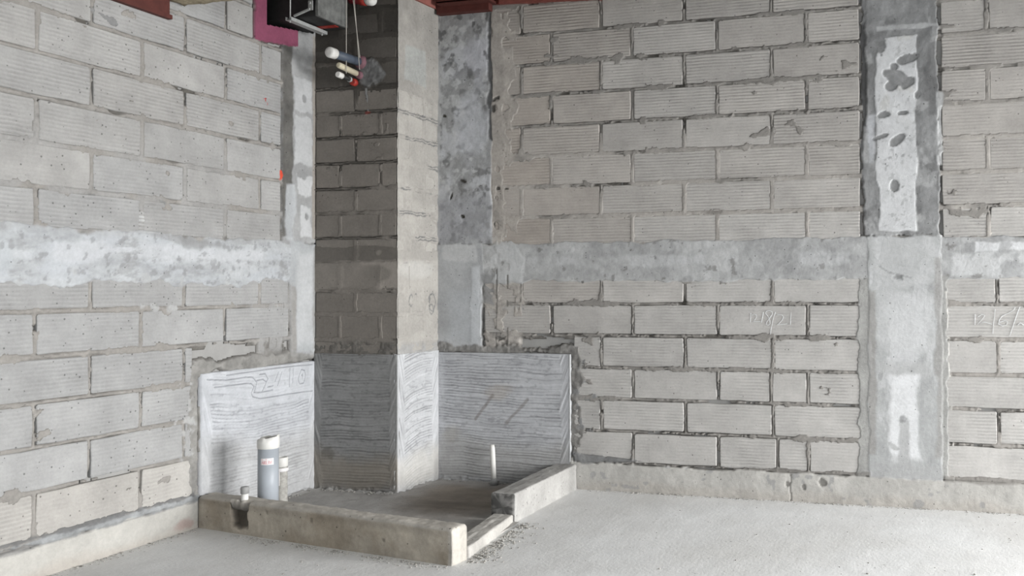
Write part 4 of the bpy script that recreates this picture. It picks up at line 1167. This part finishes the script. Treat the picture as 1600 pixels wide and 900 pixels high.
def wrap_strokes(name, lines, r, w, mat, parent):
    V = []; Fc = []
    for ln in lines:
        P = [(math.radians(a) * r, z) for a, z in ln]; n0 = len(V)
        for i, (s, z) in enumerate(P):
            a = P[max(i - 1, 0)]; b = P[min(i + 1, len(P) - 1)]
            dx, dz = b[0] - a[0], b[1] - a[1]; L = math.hypot(dx, dz) + 1e-9
            for k in (-1, 1):
                ss_, zz_ = s - dz / L * w * k, z + dx / L * w * k
                V.append((r * math.cos(ss_ / r), r * math.sin(ss_ / r), zz_))
        for i in range(len(P) - 1): Fc.append((n0 + 2 * i, n0 + 2 * i + 1, n0 + 2 * i + 3, n0 + 2 * i + 2))
    me = bpy.data.meshes.new(name); me.from_pydata(V, [], Fc); me.update()
    return link(name, me, mat, parent)


wrap_strokes('sticker_print', glyphs, R1 + 0.0016, 0.0013, M_PINKINK, stick)

sp = empty('pipe_stub', (0.118, -0.875, 0.012)); tag(sp, 'short cement splashed pipe stub wrapped in tape, beside the tall grey blue pipe', 'pipe')
o = lathe_between('pipe_body', (0, 0, 0), (0, 0, 1), [(i * 0.02, 0.034 + 0.003 * mnoise.noise(Vector((i * .7, 0, 0)))) for i in range(14)], M_PVCC, sp, 28)
for v in o.data.vertices:
    v.co += Vector((v.co.x, v.co.y, 0)) * 0.13 * mnoise.noise(v.co * 40)
lathe_between('pipe_lip', (0, 0, 0.225), (0, 0, 1), [(0, .0335), (.003, .036), (.052, .0365), (.055, .034), (.055, .030), (.03, .029)], M_PVCW, sp, 28, cap=False)
o = lathe_between('tape_wrap', (0, 0, 0.198), (0, 0, 1), [(0, .037), (.003, .0395), (.016, .040), (.02, .037)], M_STICK, sp, 28, cap=False)
bm = bmesh.new(); box_bm(bm, 0.012, 0.02, -0.042, -0.038, 0.12, 0.20, .001); from_bm('tape_tail', bm, M_STICK, sp)

cp = empty('capped_pipe', (0.322, -1.392, 0.165)); tag(cp, 'thin white pipe stub with a grey cap on the long kerb', 'pipe')
lathe_between('pipe_body', (0, 0, -0.02), (0, 0, 1), [(0, .0175), (.06, .0175)], M_PVCW, cp, 24)
lathe_between('end_cap', (0, 0, 0.036), (0, 0, 1), [(0, .019), (.002, .0215), (.03, .0215), (.036, .019), (.038, .012)], M_CAP, cp, 24)

rp = empty('water_pipe', (1.065, -0.075, 0.012)); tag(rp, 'thin off white pipe stub rising in front of the combed panel behind the short kerb', 'pipe')
lathe_between('pipe_body', (0.006, 0, 0), (-0.006, 0, 0.262), [(0, .0165), (.20, .0165), (.235, .0155), (.258, .012)], M_PVCW, rp, 20)
lathe_between('cement_collar', (0.006, 0, 0), (0.006, 0, 0.06), [(0, .026), (.025, .022), (.045, .0175)], M_CAP, rp, 20)

# =================================================================== PIPES, WIRES AND DUCT OVERHEAD
M_REDP = mat_plain('red_fire_paint', (0.30, 0.03, 0.022), 0.5, var=0.2)
M_DRED = mat_plain('dark_red_pipe_paint', (0.22, 0.02, 0.03), 0.5, var=0.2)
M_PRIMER = mat_plain('red_oxide_primer', (0.085, 0.024, 0.019), 0.7, var=0.22, scale=18)
M_GALV = mat_plain('dusty_galvanised_steel', (0.42, 0.43, 0.42), 0.5, 0.3, var=0.15, scale=60)
M_WIRE = mat_plain('pale_wire', (0.42, 0.40, 0.36), 0.6, 0.2)
M_INSUL = mat_plain('black_duct_wrap', (0.022, 0.022, 0.022), 0.65, var=0.35, scale=20, bump_d=0.003)
M_FOIL = mat_plain('dusty_grey_duct_board', (0.14, 0.143, 0.137), 0.75, var=0.55, scale=16, bump_d=0.003)
M_PVCD = mat_plain('slate_grey_pvc', (0.07, 0.086, 0.112), 0.5, var=0.1)
M_PINKS = mat_plain('pink_sealant', (0.17, 0.085, 0.102), 0.8, var=0.2)
M_IVORY = mat_plain('ivory_pvc', (0.55, 0.50, 0.37), 0.5, var=0.06)
M_FLUFF = mat_plain('sprayed_fireproofing', (0.36, 0.31, 0.22), 1.0, var=0.4, scale=70, bump_d=0.01)

g1 = empty('sleeved_pipe', (0.345, SY - 0.004, 2.706)); tag(g1, 'grey blue pipe with a white end cap sticking out of the shaft, uppermost of three', 'pipe')
dirp = Vector((-0.01, -0.285, -0.008))
lathe_between('pipe_body', (0, 0.03, 0), dirp, [(0, .027), (.30, .027)], M_PVCD, g1, 28)
lathe_between('end_cap', dirp * 0.86, dirp * 1.2, [(0, .0285), (.002, .0325), (.046, .0325), (.052, .029), (.053, .012)], M_PVCW, g1, 28)
lathe_between('sealant_collar', (0, 0.02, 0), (0, -0.05, -0.005), [(0, .045), (.025, .043), (.045, .034), (.05, .026)], M_PINKS, g1, 18)
g2 = empty('condensate_pipe', (0.325, SY - 0.004, 2.628)); tag(g2, 'ivory pipe sticking out of the shaft between the other two pipes', 'pipe')
dirp = Vector((0.002, -0.20, 0.016))
lathe_between('pipe_body', (0, 0.03, 0), dirp, [(0, .0185), (.218, .0185), (.228, .017), (.231, .010)], M_IVORY, g2, 24)
lathe_between('sealant_collar', (0.012, 0.02, -0.004), (0.012, -0.04, -0.004), [(0, .027), (.03, .025), (.045, .019)], M_PINKS, g2, 16)
g3 = empty('stub_pipe', (0.288, SY - 0.004, 2.590)); tag(g3, 'short dark pipe with a white end and red collar, lowest of three on the shaft', 'pipe')
lathe_between('pipe_body', (0, 0.03, 0), (0.006, -0.165, 0.008), [(0, .014), (.155, .014)], M_INSUL, g3, 20)
lathe_between('end_cap', (0.0048, -0.118, 0.006), (0.006, -0.165, 0.008), [(0, .0165), (.002, .019), (.040, .0185), (.045, .014)], M_PVCW, g3, 20)
lathe_between('red_collar', (0.012, 0.02, -0.010), (0.014, -0.05, -0.010), [(0, .023), (.045, .023), (.05, .018)], M_REDP, g3, 20)
lathe_between('brass_ring', (0.003, -0.035, 0.002), (0.004, -0.06, 0.003), [(0, .017), (.014, .017)], M_GALV, g3, 16)

for i, (a, b) in enumerate((((0.350, -0.60, ROOM_Z - .002), (0.351, -0.60, 2.600)), ((0.362, -0.60, ROOM_Z - .002), (0.408, -0.545, 2.705)), ((0.383, -0.60, ROOM_Z - .002), (0.395, -0.53, 2.635)))):
    lab = ('straight pale wire hanging from above to the pipes, leftmost of three', 'slanting pale wire hanging between two straight wires', 'pale wire hanging beside the shaft pipes, rightmost of three')[i]
    o = lathe_between('hanger_wire', a, b, [(0, .0022), ((Vector(b) - Vector(a)).length, .0022)], M_WIRE, None, 8)
    tag(o, lab, 'wire', 'wires holding the shaft pipes')

# red sprinkler pipe at the very top of the shaft face
rs = empty('sprinkler_pipe', (0.335, -0.505, 3.09)); tag(rs, 'dark red pipe with a white end cap at the top edge of the shaft', 'pipe')
lathe_between('riser', (0, 0, -0.01), (0, 0, ROOM_Z - 3.092), [(0, .020), (ROOM_Z - 3.082, .020)], M_DRED, rs, 20)
lathe_between('pipe_body', (-0.028, 0, 0.003), (0.13, -0.004, -0.018), [(0, .025), (.004, .031), (.155, .031)], M_DRED, rs, 24)
lathe_between('coupling', (0.05, -0.002, -0.007), (0.13, -0.004, -0.018), [(0, .034), (.003, .038), (.045, .038), (.048, .034)], M_REDP, rs, 24)
lathe_between('end_cap', (0.098, -0.003, -0.013), (0.15, -0.004, -0.020), [(0, .033), (.004, .037), (.035, .037), (.05, .030), (.056, .015)], M_PVCW, rs, 24)

# air duct through the opening
du = empty('air_duct', (0.0, -0.67, 2.897)); tag(du, 'black wrapped air duct with a dusty grey end coming through the pink edged opening', 'duct')
bm = bmesh.new(); box_bm(bm, -0.22, 0.296, -0.137, 0.150, 0.0, 0.36, 0.008); from_bm('duct_body', bm, M_INSUL, du)
bm = bmesh.new(); box_bm(bm, 0.290, 0.312, -0.140, 0.136, 0.002, 0.362, 0.006)
bmesh.ops.subdivide_edges(bm, edges=bm.edges, cuts=6, use_grid_fill=True)
for v in bm.verts: v.co.x += 0.008 * mnoise.noise(v.co * 14)
from_bm('end_board', bm, M_FOIL, du)
bm = bmesh.new(); box_bm(bm, 0.16, 0.285, 0.045, 0.085, -0.004, 0.0015); o = from_bm('red_tape', bm, M_REDP, du)
th = empty('trapeze_hanger', (0.15, -0.70, 2.868)); tag(th, 'thin steel channel hung on rods under the black duct', 'hanger')
bm = bmesh.new()
box_bm(bm, -0.020, 0.020, -0.165, 0.160, 0.0, 0.003); box_bm(bm, -0.020, -0.017, -0.165, 0.160, 0.003, 0.020); box_bm(bm, 0.017, 0.020, -0.165, 0.160, 0.003, 0.020)
from_bm('channel', bm, M_GALV, th)
lathe_between('rod', (0, -0.150, -0.01), (0, -0.150, 0.44), [(0, .004), (.449, .004)], M_GALV, th, 10)
lathe_between('rod', (0.04 - .04, 0.135, -0.01), (0, 0.135, 0.05), [(0, .004), (.06, .004)], M_GALV, th, 10)
br = empty('angle_bracket', (0.25, -0.815, 2.93)); tag(br, 'small galvanised angle bracket on the side of the black duct', 'bracket')
bm = bmesh.new(); box_bm(bm, 0.006, 0.036, -0.012, -0.006, 0.0, 0.058, .001); from_bm('plate', bm, M_GALV, br)
bm = bmesh.new(); box_bm(bm, -0.09, 0.02, -0.020, -0.006, -0.005, 0.005, .001)
for v in bm.verts: v.co.z += (v.co.x) * 0.30
from_bm('arm', bm, M_GALV, br)
lathe_between('bolt', (0.02, -0.010, 0.042), (0.02, -0.022, 0.042), [(0, .008), (.012, .008)], M_GALV, br, 6)

# steelwork
bl = empty('steel_beam', (0.0, -2.6, 2.70)); tag(bl, 'dark red steel beam flange running along the top of the side wall', 'beam')
bm = bmesh.new()
box_bm(bm, -0.015, 0.030, -1.4, 1.02, -0.022, 0.0); box_bm(bm, -0.015, 0.012, -1.4, 1.02, 0.0, 0.10); box_bm(bm, -0.015, 0.045, -1.4, 1.035, 0.085, 0.10)
from_bm('beam_profile', bm, M_PRIMER, bl)
cb = empty('cross_beam', (0.0, -1.70, 2.777)); tag(cb, 'beam coated in yellowish sprayed fireproofing at the top edge, meeting the side wall', 'beam')
bm = bmesh.new(); box_bm(bm, 0.016, 3.0, -0.18, 0.205, 0.0, 0.54)
bmesh.ops.subdivide_edges(bm, edges=[e for e in bm.edges if abs(e.verts[0].co.x - e.verts[1].co.x) > 1], cuts=110, use_grid_fill=True)
bmesh.ops.subdivide_edges(bm, edges=[e for e in bm.edges if abs(e.verts[0].co.y - e.verts[1].co.y) > .3], cuts=14, use_grid_fill=True)
for v in bm.verts:
    if v.co.z < 0.3: v.co += Vector((0, 0.010 * mnoise.noise(v.co * 25), 0.009 * mnoise.noise(v.co * 30 + Vector((3, 3, 3)))))
from_bm('sprayed_coat', bm, M_FLUFF, cb, True)
ch = empty('steel_channel', (0.84, 0.0, 3.10)); tag(ch, 'red brown steel channel above the dark corner column', 'beam')
bm = bmesh.new(); box_bm(bm, -0.20, 0.185, -0.055, -0.005, 0.0, 0.06, .003); box_bm(bm, -0.165, 0.215, -0.115, -0.005, 0.045, 0.062, .002); box_bm(bm, -0.165, 0.215, -0.115, -0.105, 0.05, 0.11, .002)
from_bm('channel_profile', bm, M_PRIMER, ch)
tb = empty('top_beam', (1.45, 0.0, 3.135)); tag(tb, 'red painted beam edge above the blocks right of the corner', 'beam')
bm = bmesh.new(); box_bm(bm, -0.37, 0.38, -0.022, -0.003, 0.0, 0.17)
for v in bm.verts:
    if v.co.z < .05: v.co.z -= 0.046 * (v.co.x + 0.47) * 0.9 - 0.012
from_bm('beam_face', bm, mat_plain('faded_red_paint', (0.20, 0.062, 0.05), 0.7, var=0.2), tb)
tc = empty('shaft_beam', (SX, -0.15, 3.13)); tag(tc, 'pinkish red steel strip above the bright side of the shaft', 'beam')
bm = bmesh.new(); box_bm(bm, 0.010, 0.030, -0.14, 0.14, 0.0, 0.18)
for v in bm.verts:
    if v.co.z < .05: v.co.z += 0.03 * v.co.y + 0.004
from_bm('strip', bm, mat_plain('pinkish_red_paint', (0.27, 0.10, 0.082), 0.7, var=0.2), tc)


# =================================================================== RUBBLE
def rubble(name, spots, label, seed, mat, cat='rubble'):
    rnd = random.Random(seed)
    ico = bmesh.new(); bmesh.ops.create_icosphere(ico, subdivisions=1, radius=1)
    bv = np.array([v.co[:] for v in ico.verts]); bf = np.array([[v.index for v in f.verts] for f in ico.faces]); ico.free()
    V = []; Fc = []
    for (x, y, z, r) in spots:
        sc = np.array([rnd.uniform(.7, 1.3), rnd.uniform(.7, 1.3), rnd.uniform(.45, .9)]) * r
        j = 1 + np.array([[rnd.uniform(-.25, .25)] for _ in bv])
        a = rnd.uniform(0, 6.28); c, s = math.cos(a), math.sin(a)
        p = bv * j * sc; q = np.stack([p[:, 0] * c - p[:, 1] * s, p[:, 0] * s + p[:, 1] * c, p[:, 2]], -1)
        Fc.append(bf + len(V) * len(bv)); V.append(q * 0.72 + np.array([x, y, z + r * .25]))
    V = np.concatenate(V); Fc = np.concatenate(Fc)
    me = bpy.data.meshes.new(name); me.from_pydata(V.tolist(), [], Fc.tolist()); me.update()
    o = link(name, me, mat); tag(o, label, cat, kind='stuff')
    return o


M_STONE = mat_plain('crumbled_mortar', (0.33, 0.318, 0.295), 0.95, var=0.4, scale=80, bump_d=0.002)
rnd = random.Random(5)


def along(p, q, n, spread, rmin, rmax, side, z=0.0, clump=3.0):
    out = []
    while len(out) < n:
        t = rnd.random()
        if mnoise.noise(Vector((t * clump * 4, p[0] * 3, 2))) < rnd.uniform(-.5, .4): continue
        d = abs(rnd.gauss(0, spread))
        out.append((p[0] + (q[0] - p[0]) * t + side[0] * d, p[1] + (q[1] - p[1]) * t + side[1] * d, z, rmin + (rmax - rmin) * rnd.random() ** 3))
    return out


rubble('rubble', along((1.70, -0.016), (5.8, -0.016), 1250, 0.016, 0.0022, 0.0075, (0, -1)), 'line of crumbled mortar along the foot of the back wall', 1, M_STONE)
rubble('rubble', along((0.3, -1.455), (1.7, -1.68), 520, 0.03, 0.002, 0.008, (-.16, -1)), 'crumbled mortar along the foot of the long front kerb', 2, M_STONE)
rubble('rubble', along((1.73, -1.60), (1.66, -0.86), 900, 0.055, 0.002, 0.010, (1, 0.1)), 'gritty mortar crumbs spilled outside the gap between the kerbs', 3, M_STONE)
rubble('rubble', along((0.05, SY - .02), (SX, SY - .02), 260, 0.018, 0.002, 0.010, (0, -1), 0.012) + along((0.02, -1.2), (0.02, SY), 200, 0.02, .002, .009, (1, 0), .012) + along((SX + .03, -.02), (1.4, -.02), 170, .015, .002, .008, (0, -1), .012)
       + along((0.05, -1.29), (1.5, -1.53), 120, .02, .002, .006, (.1, 1), .012), 'crumbs of mortar along the walls inside the kerbed tray', 4, M_STONE)
rubble('rubble', along((0.02, -1.42), (0.02, -3.2), 420, 0.035, 0.002, 0.009, (1, 0)), 'crumbs of mortar along the foot of the side wall', 5, M_STONE)
sc = [(rnd.uniform(0.3, 5.0), rnd.uniform(-2.4, -0.1), 0.0, 0.0015 + 0.007 * rnd.random() ** 4) for _ in range(420)]
sc = [s for s in sc if s[0] > 1.85 or s[1] < -1.75]
rubble('rubble', sc, 'small loose chips scattered over the open floor', 6, M_STONE)
